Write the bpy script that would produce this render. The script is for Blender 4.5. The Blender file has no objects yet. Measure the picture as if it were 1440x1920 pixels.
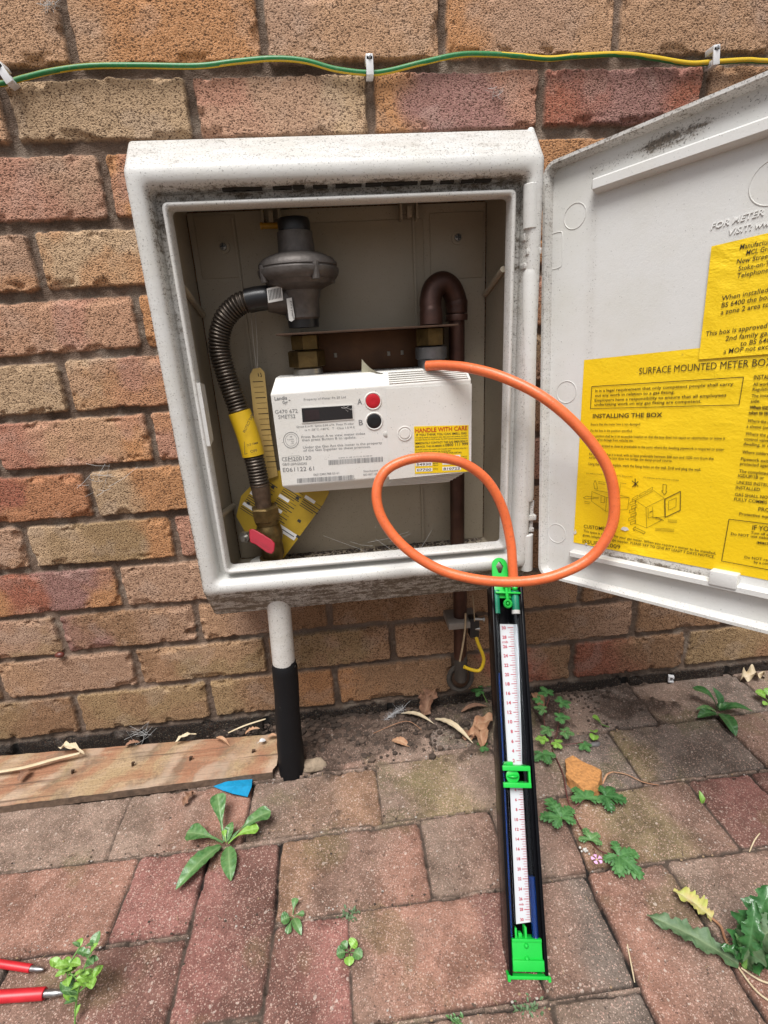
import bpy, bmesh, math, random
import numpy as np
from mathutils import Vector, Matrix, noise as mnoise
random.seed(7)
S = bpy.context.scene
COL = S.collection

# ------------------------------------------------------------------ camera
CAMP = np.array([0.3808, -0.7867, 0.6649])
YAW, PITCH, ROLL, FPX = 0.0760, 0.3317, -0.0573, 960.0      # focal length in pixels of the 1440 x 1920 photograph

def cam_axes():
    cy, sy, cp, sp = math.cos(YAW), math.sin(YAW), math.cos(PITCH), math.sin(PITCH)
    f = np.array([sy*cp, cy*cp, -sp]); r = np.array([cy, -sy, 0.0]); u = np.cross(r, f)
    c, s = math.cos(ROLL), math.sin(ROLL)
    return c*r + s*u, -s*r + c*u, f
CR, CU, CF = cam_axes()
cam = bpy.data.objects.new("camera", bpy.data.cameras.new("camera"))
COL.objects.link(cam)
cam.matrix_world = Matrix(((CR[0], CU[0], -CF[0], CAMP[0]), (CR[1], CU[1], -CF[1], CAMP[1]), (CR[2], CU[2], -CF[2], CAMP[2]), (0, 0, 0, 1)))
cam.data.sensor_fit = 'VERTICAL'; cam.data.sensor_height = 24; cam.data.lens = 24*FPX/1920
cam.data.clip_start = 0.01; cam.data.clip_end = 200
S.camera = cam

# ------------------------------------------------------------------ sky, sun, exposure
SUN_EL, SUN_AZ = math.radians(66), math.radians(205)          # azimuth clockwise from +Y: behind the camera, a little to its left
W = bpy.data.worlds.new("World"); S.world = W; W.use_nodes = True
wn = W.node_tree.nodes; wl = W.node_tree.links
sky = wn.new('ShaderNodeTexSky'); sky.sky_type = 'NISHITA'; sky.sun_disc = False
sky.sun_elevation = SUN_EL; sky.sun_rotation = SUN_AZ; sky.dust_density = 4.0; sky.ozone_density = 0.6; sky.air_density = 0.8
hsv = wn.new('ShaderNodeHueSaturation'); hsv.inputs['Saturation'].default_value = 0.35
wl.new(sky.outputs[0], hsv.inputs['Color']); wl.new(hsv.outputs[0], wn['Background'].inputs[0])
wn['Background'].inputs[1].default_value = 0.08
sd = bpy.data.lights.new("sun", 'SUN'); sd.energy = 2.7; sd.angle = math.radians(30); sd.color = (1.0, 0.985, 0.975)
so = bpy.data.objects.new("sun", sd); COL.objects.link(so)
sdir = Vector((math.sin(SUN_AZ)*math.cos(SUN_EL), math.cos(SUN_AZ)*math.cos(SUN_EL), math.sin(SUN_EL)))
so.rotation_euler = sdir.to_track_quat('Z', 'Y').to_euler(); so.location = (0.3, -2, 3)
S.view_settings.view_transform = 'Standard'; S.view_settings.look = 'None'
S.view_settings.exposure = 0.70; S.view_settings.gamma = 1.0
S.cycles.max_bounces = 8

# ------------------------------------------------------------------ photograph -> world helpers
def ray(u, v):
    return CF + (u-720)/FPX*CR + (960-v)/FPX*CU
def onY(u, v, y):
    d = ray(u, v); return CAMP + (y-CAMP[1])/d[1]*d
def onZ(u, v, z=0.0):
    d = ray(u, v); return CAMP + (z-CAMP[2])/d[2]*d
def onP(u, v, q, n):
    d = ray(u, v); return CAMP + ((q-CAMP)@n)/(d@n)*d
def msize(px, p):                                              # metres that px photograph pixels span at point p
    return px*float((np.array(p)-CAMP)@CF)/FPX
def nrm(a):
    a = np.array(a, float); return a/np.linalg.norm(a)

# ------------------------------------------------------------------ value noise in numpy
def vn(X, Y, s, seed):
    T = np.random.RandomState(seed).rand(256, 256)
    x = X/s+1000.5; y = Y/s+1000.5
    xi = np.floor(x).astype(int); yi = np.floor(y).astype(int)
    fx = x-xi; fy = y-yi; fx = fx*fx*(3-2*fx); fy = fy*fy*(3-2*fy)
    a = T[xi % 256, yi % 256]; b = T[(xi+1) % 256, yi % 256]; c = T[xi % 256, (yi+1) % 256]; d = T[(xi+1) % 256, (yi+1) % 256]
    return (a*(1-fx)+b*fx)*(1-fy)+(c*(1-fx)+d*fx)*fy
def fbm(X, Y, s, seed, o=4):
    t = 0; a = 0.5; w = 0
    for k in range(o):
        t = t+a*vn(X, Y, s, seed+k); w += a; a *= .5; s *= .5
    return t/w
def sstep(a, b, x):
    t = np.clip((x-a)/(b-a), 0, 1); return t*t*(3-2*t)

# ------------------------------------------------------------------ materials
MATS = {}
def newmat(name):
    m = bpy.data.materials.new(name); m.use_nodes = True
    return m, m.node_tree.nodes, m.node_tree.links, m.node_tree.nodes['Principled BSDF']
def noisetex(N, L, scale, detail=4, rough=.6, vec=None, stretch=None):
    n = N.new('ShaderNodeTexNoise'); n.inputs['Scale'].default_value = scale; n.inputs['Detail'].default_value = detail
    n.inputs['Roughness'].default_value = rough
    if vec is None:
        tc = N.new('ShaderNodeTexCoord'); vec = tc.outputs['Object']
    if stretch:
        mp = N.new('ShaderNodeMapping'); mp.inputs['Scale'].default_value = stretch; L.new(vec, mp.inputs[0]); vec = mp.outputs[0]
    L.new(vec, n.inputs['Vector'])
    return n.outputs['Fac']
def ramp(N, L, fac, a, b, ca=(0, 0, 0, 1), cb=(1, 1, 1, 1)):
    r = N.new('ShaderNodeValToRGB'); r.color_ramp.elements[0].position = a; r.color_ramp.elements[1].position = b
    r.color_ramp.elements[0].color = ca; r.color_ramp.elements[1].color = cb
    L.new(fac, r.inputs[0]); return r.outputs[0]
def mixc(N, L, fac, a, b, mode='MIX'):
    m = N.new('ShaderNodeMix'); m.data_type = 'RGBA'; m.blend_type = mode
    for s, x in ((0, fac), (6, a), (7, b)):
        if hasattr(x, 'links'): L.new(x, m.inputs[s])
        elif s == 0: m.inputs[0].default_value = x
        else: m.inputs[s].default_value = (*x[:3], 1)
    return m.outputs[2]
def mth(N, L, op, a, b=None, clamp=False):
    m = N.new('ShaderNodeMath'); m.operation = op; m.use_clamp = clamp
    for i, x in enumerate((a, b)):
        if x is None: continue
        if hasattr(x, 'links'): L.new(x, m.inputs[i])
        else: m.inputs[i].default_value = x
    return m.outputs[0]
def bump(N, L, P, h, dist, strength=1.0):
    b = N.new('ShaderNodeBump'); b.inputs['Distance'].default_value = dist; b.inputs['Strength'].default_value = strength
    L.new(h, b.inputs['Height']); L.new(b.outputs[0], P.inputs['Normal'])
def simple(name, col, rough=.5, metal=0.0, var=.25, scale=60, bmp=0.0, col2=None, spec=.5):
    if name in MATS: return MATS[name]
    m, N, L, P = newmat(name)
    n = noisetex(N, L, scale, 5)
    c2 = col2 or tuple(c*(1-var) for c in col)
    f = ramp(N, L, n, .35, .68)
    L.new(mixc(N, L, f, col, c2), P.inputs['Base Color'])
    P.inputs['Roughness'].default_value = rough; P.inputs['Metallic'].default_value = metal
    P.inputs['Specular IOR Level'].default_value = spec
    if bmp: bump(N, L, P, n, bmp)
    MATS[name] = m; return m

def mat_attr_dirt(name, col, rough, grime=(.10, .072, .045), speck=.5):
    # pale moulded plastic; the float attribute "dirt" says how grimy each place is, noise gives the grime its shape
    m, N, L, P = newmat(name)
    at = N.new('ShaderNodeAttribute'); at.attribute_name = 'dirt'
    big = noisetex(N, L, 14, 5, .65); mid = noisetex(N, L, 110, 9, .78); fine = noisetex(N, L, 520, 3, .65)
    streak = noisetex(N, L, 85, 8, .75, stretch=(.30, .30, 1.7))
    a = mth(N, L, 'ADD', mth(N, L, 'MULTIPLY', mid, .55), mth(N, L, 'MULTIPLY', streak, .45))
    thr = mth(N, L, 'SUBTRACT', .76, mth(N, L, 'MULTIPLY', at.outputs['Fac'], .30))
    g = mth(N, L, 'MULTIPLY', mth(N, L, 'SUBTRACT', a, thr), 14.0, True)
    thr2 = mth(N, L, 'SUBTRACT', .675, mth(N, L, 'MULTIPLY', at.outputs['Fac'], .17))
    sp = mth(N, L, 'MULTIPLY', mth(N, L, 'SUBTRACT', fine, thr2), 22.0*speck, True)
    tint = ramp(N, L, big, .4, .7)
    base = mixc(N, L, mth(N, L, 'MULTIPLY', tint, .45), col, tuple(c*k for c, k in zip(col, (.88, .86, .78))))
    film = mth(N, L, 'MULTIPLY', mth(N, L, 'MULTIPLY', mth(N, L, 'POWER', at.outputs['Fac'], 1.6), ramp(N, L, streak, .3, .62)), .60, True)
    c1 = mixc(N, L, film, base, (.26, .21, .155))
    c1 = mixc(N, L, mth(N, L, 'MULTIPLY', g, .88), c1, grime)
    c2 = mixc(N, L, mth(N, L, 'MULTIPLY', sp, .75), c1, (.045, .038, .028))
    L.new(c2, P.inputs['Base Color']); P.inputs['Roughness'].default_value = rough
    bump(N, L, P, mth(N, L, 'ADD', mid, mth(N, L, 'MULTIPLY', fine, .4)), .0006, .5)
    MATS[name] = m; return m

# ------------------------------------------------------------------ mesh builder
def cr_spline(pts, per=10, closed=False):
    P = [np.array(p, float) for p in pts]; out = []
    n = len(P)
    for i in range(n-1):
        p0 = P[max(i-1, 0)]; p1 = P[i]; p2 = P[i+1]; p3 = P[min(i+2, n-1)]
        for k in range(per):
            t = k/per
            out.append(.5*((2*p1)+(-p0+p2)*t+(2*p0-5*p1+4*p2-p3)*t*t+(-p0+3*p1-3*p2+p3)*t**3))
    out.append(P[-1]); return out
class MB:
    def __init__(s, T=None):
        s.v = []; s.f = []; s.m = []; s.d = []; s.T = T; s.dirt = 0.0
    def add(s, vs, fs, mi=0, dirt=None):
        o = len(s.v)
        for k, p in enumerate(vs):
            p = np.array(p, float)
            if s.T is not None: p = s.T[0]+p[0]*s.T[1]+p[1]*s.T[2]+p[2]*s.T[3]
            s.v.append(p); s.d.append(s.dirt if dirt is None else (dirt[k] if hasattr(dirt, '__len__') else dirt))
        for f in fs: s.f.append(tuple(o+i for i in f)); s.m.append(mi)
        return s
    def box(s, x0, x1, y0, y1, z0, z1, mi=0, bev=0.0, dirt=None):
        b = bmesh.new(); bmesh.ops.create_cube(b, size=1)
        for v in b.verts:
            v.co = Vector(((x0+x1)/2+v.co.x*(x1-x0), (y0+y1)/2+v.co.y*(y1-y0), (z0+z1)/2+v.co.z*(z1-z0)))
        if bev: bmesh.ops.bevel(b, geom=b.edges[:], offset=bev, segments=2, affect='EDGES', profile=.6)
        b.verts.index_update()
        s.add([v.co for v in b.verts], [[v.index for v in f.verts] for f in b.faces], mi, dirt); b.free(); return s
    def tube(s, pts, r, n=12, mi=0, caps=True, dirt=None, flat=1.0):
        P = [np.array(p, float) for p in pts]; m = len(P)
        R = r if hasattr(r, '__len__') else [r]*m
        up = None; vs = []; fs = []
        for i in range(m):
            t = nrm(P[min(i+1, m-1)]-P[max(i-1, 0)])
            if up is None:
                up = np.cross(t, [0.13, .2, 1]) if abs(t[2]) < .95 else np.cross(t, [0, 1, .1])
            up = nrm(up-(up@t)*t); w = np.cross(t, up)
            for k in range(n):
                a = 2*math.pi*k/n; vs.append(P[i]+R[i]*(math.cos(a)*up+math.sin(a)*w*flat))
        for i in range(m-1):
            for k in range(n):
                fs.append((i*n+k, i*n+(k+1) % n, (i+1)*n+(k+1) % n, (i+1)*n+k))
        if caps: fs.append(tuple(range(n))[::-1]); fs.append(tuple((m-1)*n+k for k in range(n)))
        return s.add(vs, fs, mi, dirt)
    def lathe(s, o, ax, prof, n=24, mi=0, rot=0.0, dirt=None):
        ax = nrm(ax); o = np.array(o, float)
        u = nrm(np.cross(ax, [0, 0, 1]) if abs(ax[2]) < .9 else np.cross(ax, [0, 1, 0])); w = np.cross(ax, u)
        vs = []; fs = []
        for h, r in prof:
            for k in range(n):
                a = 2*math.pi*k/n+rot; vs.append(o+h*ax+r*(math.cos(a)*u+math.sin(a)*w))
        for i in range(len(prof)-1):
            for k in range(n): fs.append((i*n+k, i*n+(k+1) % n, (i+1)*n+(k+1) % n, (i+1)*n+k))
        fs.append(tuple(range(n))[::-1]); fs.append(tuple((len(prof)-1)*n+k for k in range(n)))
        return s.add(vs, fs, mi, dirt)
    def prism(s, poly, fr, h0, h1, mi=0, dirt=None):       # poly in frame fr = (origin, x, y, n), from h0 to h1 along n
        o, x, y, nn = fr; k = len(poly)
        vs = [o+a*x+b*y+h0*nn for a, b in poly]+[o+a*x+b*y+h1*nn for a, b in poly]
        fs = [tuple(range(k))[::-1], tuple(range(k, 2*k))]+[(i, (i+1) % k, k+(i+1) % k, k+i) for i in range(k)]
        return s.add(vs, fs, mi, dirt)
    def ball(s, c, r, n=10, mi=0, sc=(1, 1, 1)):
        c = np.array(c, float); vs = []; fs = []; h = n//2+1
        for i in range(h+1):
            t = math.pi*i/h
            for k in range(n):
                a = 2*math.pi*k/n
                vs.append(c+r*np.array([math.sin(t)*math.cos(a)*sc[0], math.sin(t)*math.sin(a)*sc[1], math.cos(t)*sc[2]]))
        for i in range(h):
            for k in range(n): fs.append((i*n+k, (i+1)*n+k, (i+1)*n+(k+1) % n, i*n+(k+1) % n))
        return s.add(vs, fs, mi)
    def build(s, name, mats, parent=None, smooth=35, origin=None):
        off = np.array(parent_root_loc(parent)) if parent is not None else np.array(origin if origin is not None else (0, 0, 0), float)
        me = bpy.data.meshes.new(name)
        me.from_pydata([tuple(p-off) for p in s.v], [], s.f)
        for m in (mats if isinstance(mats, (list, tuple)) else [mats]): me.materials.append(m)
        me.polygons.foreach_set('material_index', s.m)
        a = me.attributes.new('dirt', 'FLOAT', 'POINT'); a.data.foreach_set('value', s.d)
        me.validate(); me.update()
        b = bmesh.new(); b.from_mesh(me); bmesh.ops.recalc_face_normals(b, faces=b.faces[:]); b.to_mesh(me); b.free()
        if smooth:
            me.polygons.foreach_set('use_smooth', [True]*len(me.polygons)); me.set_sharp_from_angle(angle=math.radians(smooth))
        o = bpy.data.objects.new(name, me); COL.objects.link(o)
        if parent is not None: o.parent = parent
        else: o.location = tuple(off)
        return o
def parent_root_loc(p):
    while p.parent is not None: p = p.parent
    return p.location
def tag(o, label=None, cat=None, group=None, kind=None):
    if label: o['label'] = label
    if cat: o['category'] = cat
    if group: o['group'] = group
    if kind: o['kind'] = kind
    return o
def thing(name, loc, label, cat, group=None):
    o = bpy.data.objects.new(name, None); o.location = tuple(loc); o.empty_display_size = .02; COL.objects.link(o)
    return tag(o, label, cat, group)

# ------------------------------------------------------------------ lettering
_tc = {}
def glyphs(t, bold=0.0, shear=0.0):
    k = (t, bold, shear)
    if k in _tc: return _tc[k]
    cu = bpy.data.curves.new('t', 'FONT'); cu.body = t; cu.resolution_u = 2; cu.offset = bold; cu.shear = shear
    ob = bpy.data.objects.new('t', cu); COL.objects.link(ob)
    dg = bpy.context.evaluated_depsgraph_get(); dg.update()
    me = bpy.data.meshes.new_from_object(ob.evaluated_get(dg))
    vs = [(v.co.x, v.co.y) for v in me.vertices]; fs = [tuple(p.vertices) for p in me.polygons]
    bpy.data.objects.remove(ob); bpy.data.curves.remove(cu); bpy.data.meshes.remove(me)
    _tc[k] = (vs, fs); return _tc[k]
CAPH = max(y for x, y in glyphs('H')[0])
def put_text(M, t, o, x, y, n, length, caph, mi, lift=.00025, bold=0.0, shear=0.0, centre=False):
    vs, fs = glyphs(t, bold, shear)
    if not vs: return
    x0 = min(v[0] for v in vs); x1 = max(v[0] for v in vs)
    sy = caph/CAPH; sx = (length/(x1-x0)) if length else sy
    if centre: o = o-x*(sx*(x1-x0))/2-y*caph/2
    M.add([o+x*(vx-x0)*sx+y*vy*sy+n*lift for vx, vy in vs], fs, mi)
class Plane:                                                   # a flat face in the world that px coordinates are read onto
    def __init__(s, q, n, off=0.0):
        s.n = nrm(n); s.q = np.array(q, float)+s.n*off
    def p(s, u, v): return onP(u, v, s.q, s.n)
    def text(s, M, t, a, b, capx, mi, bold=0.0, shear=0.0, full=None, lift=.00025):
        # a, b: baseline start and end in photograph pixels
        A = s.p(*a); B = s.p(*b); x = nrm(B-A); y = np.cross(s.n, x)
        if y[2] < 0: y = -y
        L = np.linalg.norm(B-A)
        put_text(M, t, A, x, y, s.n, L, msize(capx, A), mi, lift, bold, shear)
    def line(s, M, pts, w, mi, lift=.0002):
        Q = [s.p(*p) for p in pts]
        for A, B in zip(Q[:-1], Q[1:]):
            x = nrm(B-A); y = np.cross(s.n, x)*msize(w, A)/2
            M.add([A-y+s.n*lift, B-y+s.n*lift, B+y+s.n*lift, A+y+s.n*lift], [(0, 1, 2, 3)], mi)
    def poly(s, M, pts, mi, lift=.0002, thick=0):
        Q = [s.p(*p)+s.n*lift for p in pts]
        M.add(Q, [tuple(range(len(Q)))], mi)
    def slab(s, M, pts, t, mi, bottom=0.0):
        Q = [s.p(*p) for p in pts]; k = len(Q)
        M.add([q+s.n*bottom for q in Q]+[q+s.n*t for q in Q], [tuple(range(k))[::-1], tuple(range(k, 2*k))]+[(i, (i+1) % k, k+(i+1) % k, k+i) for i in range(k)], mi)

# ------------------------------------------------------------------ height-field mesh
def height_mesh(name, P3, cols, nx, ny, attrs, mat, parent=None):
    me = bpy.data.meshes.new(name); nv = nx*ny
    i = np.arange(nx-1)[:, None]*ny+np.arange(ny-1)[None, :]
    q = np.stack([i, i+ny, i+ny+1, i+1], -1).reshape(-1, 4)
    me.vertices.add(nv); me.vertices.foreach_set('co', P3.reshape(-1).astype(np.float32))
    me.loops.add(q.size); me.loops.foreach_set('vertex_index', q.reshape(-1).astype(np.int32))
    me.polygons.add(len(q)); me.polygons.foreach_set('loop_start', (np.arange(len(q))*4).astype(np.int32))
    me.polygons.foreach_set('loop_total', np.full(len(q), 4, np.int32))
    me.update(calc_edges=True)
    me.polygons.foreach_set('use_smooth', np.ones(len(q), bool))
    ca = me.color_attributes.new('col', 'FLOAT_COLOR', 'POINT')
    ca.data.foreach_set('color', np.concatenate([cols.reshape(-1, 3), np.ones((nv, 1))], 1).astype(np.float32).reshape(-1))
    for k, a in attrs.items():
        at = me.attributes.new(k, 'FLOAT', 'POINT'); at.data.foreach_set('value', a.reshape(-1).astype(np.float32))
    me.materials.append(mat)
    o = bpy.data.objects.new(name, me); COL.objects.link(o)
    if parent is not None: o.parent = parent
    return o

# ================================================================== BRICK WALL
PAL = dict(b=(.52, .36, .22), t=(.49, .295, .175), o=(.52, .26, .12), p=(.49, .255, .175), r=(.37, .135, .085), u=(.34, .18, .155),
           n=(.33, .19, .105), y=(.36, .24, .125), k=(.45, .28, .185), d=(.34, .17, .09))
def mat_brick():
    m, N, L, P = newmat('rough_brick')
    tc = N.new('ShaderNodeTexCoord').outputs['Object']
    ca = N.new('ShaderNodeVertexColor'); ca.layer_name = 'col'
    mo = N.new('ShaderNodeAttribute'); mo.attribute_name = 'mortar'
    pits = noisetex(N, L, 440, 2.5, .55, tc, (1.0, 1.0, 1.4)); grain = noisetex(N, L, 800, 3, .7, tc); mid = noisetex(N, L, 45, 5, .65, tc)
    isb = mth(N, L, 'SUBTRACT', 1.0, mo.outputs['Fac'])
    pit = ramp(N, L, pits, .40, .46, (1, 1, 1, 1), (0, 0, 0, 1))
    pitf = mth(N, L, 'MULTIPLY', mth(N, L, 'MULTIPLY', pit, isb), .85)
    c = mixc(N, L, pitf, ca.outputs[0], (.075, .042, .026))
    hi = ramp(N, L, pits, .55, .70)
    c = mixc(N, L, mth(N, L, 'MULTIPLY', mth(N, L, 'MULTIPLY', hi, isb), .30), c, (.62, .47, .32))
    c = mixc(N, L, mth(N, L, 'MULTIPLY', ramp(N, L, mid, .35, .75), .18), c, mixc(N, L, 1.0, c, (.55, .52, .50), 'MULTIPLY'))
    c = mixc(N, L, mth(N, L, 'MULTIPLY', grain, .22), c, mixc(N, L, 1.0, c, (.5, .5, .5), 'MULTIPLY'))
    c = mixc(N, L, mth(N, L, 'MULTIPLY', mth(N, L, 'MULTIPLY', ramp(N, L, grain, .42, .62, (1, 1, 1, 1), (0, 0, 0, 1)), mo.outputs['Fac']), .55), c, mixc(N, L, 1.0, c, (.35, .33, .31), 'MULTIPLY'))
    L.new(c, P.inputs['Base Color']); P.inputs['Roughness'].default_value = .92; P.inputs['Specular IOR Level'].default_value = .2
    h = mth(N, L, 'ADD', mth(N, L, 'MULTIPLY', pits, 1.0), mth(N, L, 'MULTIPLY', grain, .35))
    bump(N, L, P, h, .0035, .9)
    return m
def px_x(l): return [float(onY(u, v, 0)[0]) for u, v in l]
BEDS = [1.225, 1.145, 1.065, .985, .908, .823, .741, .66, .58, .5, .42, .341, .261, .184, .106, .022]
# perpend joints read from the photograph, one list per course from the top; colour letters run left to right in each brick
ROWS = [
 ([.0], ''), ([-.01], ''),
 (px_x([(128, 64), (490, 55), (831, 50), (1157, 45)]), 'ttt|too|ktt|okt|ttk|nt'),
 (px_x([(11, 212), (360, 203), (695, 195), (1016, 175), (1322, 165)]), 't|bbb|pkb|oup|rur|nn'),
 ([.107, .33, .56, .785], 'ppk|oro|pp|oo|oor'),
 ([.0, .22, .45, .68], 'ok|bbo|oo|tt|oo'),
 ([.116, .34, .57, .79], 'ppp|oro|pp|pp|tt'),
 ([-.003, .22, .45], 'bb|bpo|oo|pp|bb'),
 ([.1, .32, .55], 'rtto|poo|pp|tt'),
 ([-.007, .22], 'rr|boy|pp|tt'),
 ([-.12, .104, .33], 'pk|byo|pkk|tt'),
 ([.002, .226, .45, .67, .9], 'oruo|kkn|tkn|nt|nn|nt'),
 ([-.111, .113, .337, .56, .785, 1.01], 'pk|unk|tkn|nnt|nn|nn|nn'),
 ([-.23, -.004, .222, .444, .67, .894], 'nn|tkk|nyy|nyn|nn|nk|nn'),
 ([-.119, .109, .334, .554, .782, 1.005], 'yn|yyy|yno|onn|nrn|rn|yyn|nyn'),
 ([-.24, -.02, .2, .43, .66, .889, 1.1], ''),
]
def build_wall():
    X0, X1, Z0, Z1, st = -0.95, 1.85, -.06, 1.30, .0025
    xs = np.concatenate([np.arange(X0, -.36, .005), np.arange(-.36, 1.25, .0019), np.arange(1.25, X1, .005)]); zs = np.concatenate([np.arange(Z0, 1.06, .0019), np.arange(1.06, Z1, .004)])
    nx = len(xs); nz = len(zs); X, Z = np.meshgrid(xs, zs, indexing='ij')
    wob = (fbm(X, Z, .03, 3, 3)-.5)*.0040+(fbm(X, Z, .007, 9, 2)-.5)*.0030
    Zw = Z+(fbm(X, Z, .25, 12, 2)-.5)*.006; Xw = X+(fbm(X, Z, .12, 15, 2)-.5)*.006
    dist = np.full(X.shape, -.02); col = np.zeros(X.shape+(3,)); bid = np.zeros(X.shape)
    tint = np.zeros(X.shape); rg = random.Random(5)
    warp = (fbm(X, Z, .06, 21, 3)-.5)*1.5
    low = fbm(X, Z, .05, 31, 3)
    for ri in range(len(ROWS)):
        ztop = BEDS[ri] if ri < len(BEDS) else 0
        zbot = BEDS[ri+1] if ri+1 < len(BEDS) else -.075
        half = .0074 if ztop > .7 else (.0060 if ztop > .4 else .0050)
        perps, cs = ROWS[ri]
        perps = list(perps); cl = [c for c in cs.split('|') if c]
        n0 = 0
        while perps[0] > X0-.3: perps.insert(0, perps[0]-.2245-rg.uniform(-.003, .003)); n0 += 1
        while perps[-1] < X1+.3: perps.append(perps[-1]+.2245+rg.uniform(-.003, .003))
        rowm = (Zw <= ztop) & (Zw > zbot)
        for bi in range(len(perps)-1):
            xa, xb = perps[bi], perps[bi+1]
            m = rowm & (Xw >= xa) & (Xw < xb)
            if not m.any(): continue
            ci = bi-(n0-1)
            if 0 <= ci < len(cl): c = cl[ci]
            else: c = ''.join(rg.choice('tkpnb' if ztop > .35 else 'nyytk') for _ in range(3))
            zz = Zw[m]; xx = Xw[m]; w = wob[m]
            dx = np.minimum(xx-xa, xb-xx)-.0058; dz = np.minimum(ztop-zz, zz-zbot)-half
            r = .0042; ax = r-dx; az = r-dz
            d = np.where((ax > 0) & (az > 0), r-np.sqrt(np.maximum(ax, 0)**2+np.maximum(az, 0)**2), np.minimum(dx, dz))+w+.0010
            dist[m] = d; bid[m] = ri*40+bi
            t = np.clip((xx-xa)/(xb-xa)+warp[m]*.35, 0, .999)*(len(c)-1) if len(c) > 1 else np.zeros(len(xx))
            i0 = np.floor(t).astype(int); ft = sstep(.25, .75, t-i0)[:, None]
            pc = np.array([PAL[k] for k in c]+[PAL[c[-1]]])
            cc = pc[i0]*(1-ft)+pc[i0+1]*ft
            if rg.random() < .45:
                oc = np.array(PAL[rg.choice('otpk' if ztop > .3 else 'ynt')]); g = sstep(.50, .70, low[m]+.25*(1-(zz-zbot)/(ztop-zbot)))[:, None]
                cc = cc*(1-g*.6)+oc*g*.6
            br = rg.uniform(.95, 1.13)*(1.08 if ztop > .3 else 1.0)
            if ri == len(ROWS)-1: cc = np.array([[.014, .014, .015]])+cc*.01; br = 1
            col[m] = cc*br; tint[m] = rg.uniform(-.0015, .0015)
    bk = sstep(-.0002, .0018, dist)
    chip = sstep(.585, .68, fbm(X, Z, .022, 55, 3))*(1-sstep(.003, .014, dist))
    h = bk*(.0075+tint)*(1-.6*chip)+(fbm(X, Z, .03, 71, 4)-.5)*.0014*bk+(fbm(X, Z, .008, 77, 3)-.5)*.0018
    h += (1-bk)*((fbm(X, Z, .02, 81, 3)-.5)*.003+(vn(X, Z, .004, 83)-.5)*.0012)
    # spalled hole near the box corner
    hc = onY(358, 1186, 0); rr = np.sqrt((X-hc[0])**2+((Z-hc[2])*1.2)**2)+(fbm(X, Z, .01, 91)-.5)*.006
    h -= .010*(1-sstep(.006, .0115, rr))
    mc = np.array([.25, .18, .135])*(.45+1.05*fbm(X, Z, .05, 61, 5))[..., None]
    lime = sstep(.58, .72, fbm(X, Z, .025, 67, 4))[..., None]*.5; mc = mc*(1-lime)+np.array([.42, .35, .28])*lime
    band = (Zw < .021)
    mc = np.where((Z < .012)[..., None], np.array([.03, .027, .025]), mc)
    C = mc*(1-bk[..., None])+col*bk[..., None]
    efl = sstep(.58, .75, fbm(X, Z, .035, 99, 4))[..., None]*bk[..., None]*.16
    C = C*(1-efl)+np.array([.55, .46, .40])*efl
    P3 = np.stack([X, -h+.0075, Z], -1)
    w = height_mesh('brick_wall', P3, C, nx, nz, {'mortar': 1-bk}, mat_brick())
    # body behind the face, so the wall has its thickness
    tag(w, 'weathered wall of buff, orange and pink bricks behind the meter box', 'brick wall')
    b = MB(); b.box(X0, X1, .012, .20, Z0, Z1)
    o = b.build('inner_leaf', simple('mortar', (.2, .16, .125), .95, bmp=.001), w)
    return w
WALL = build_wall()

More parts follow.
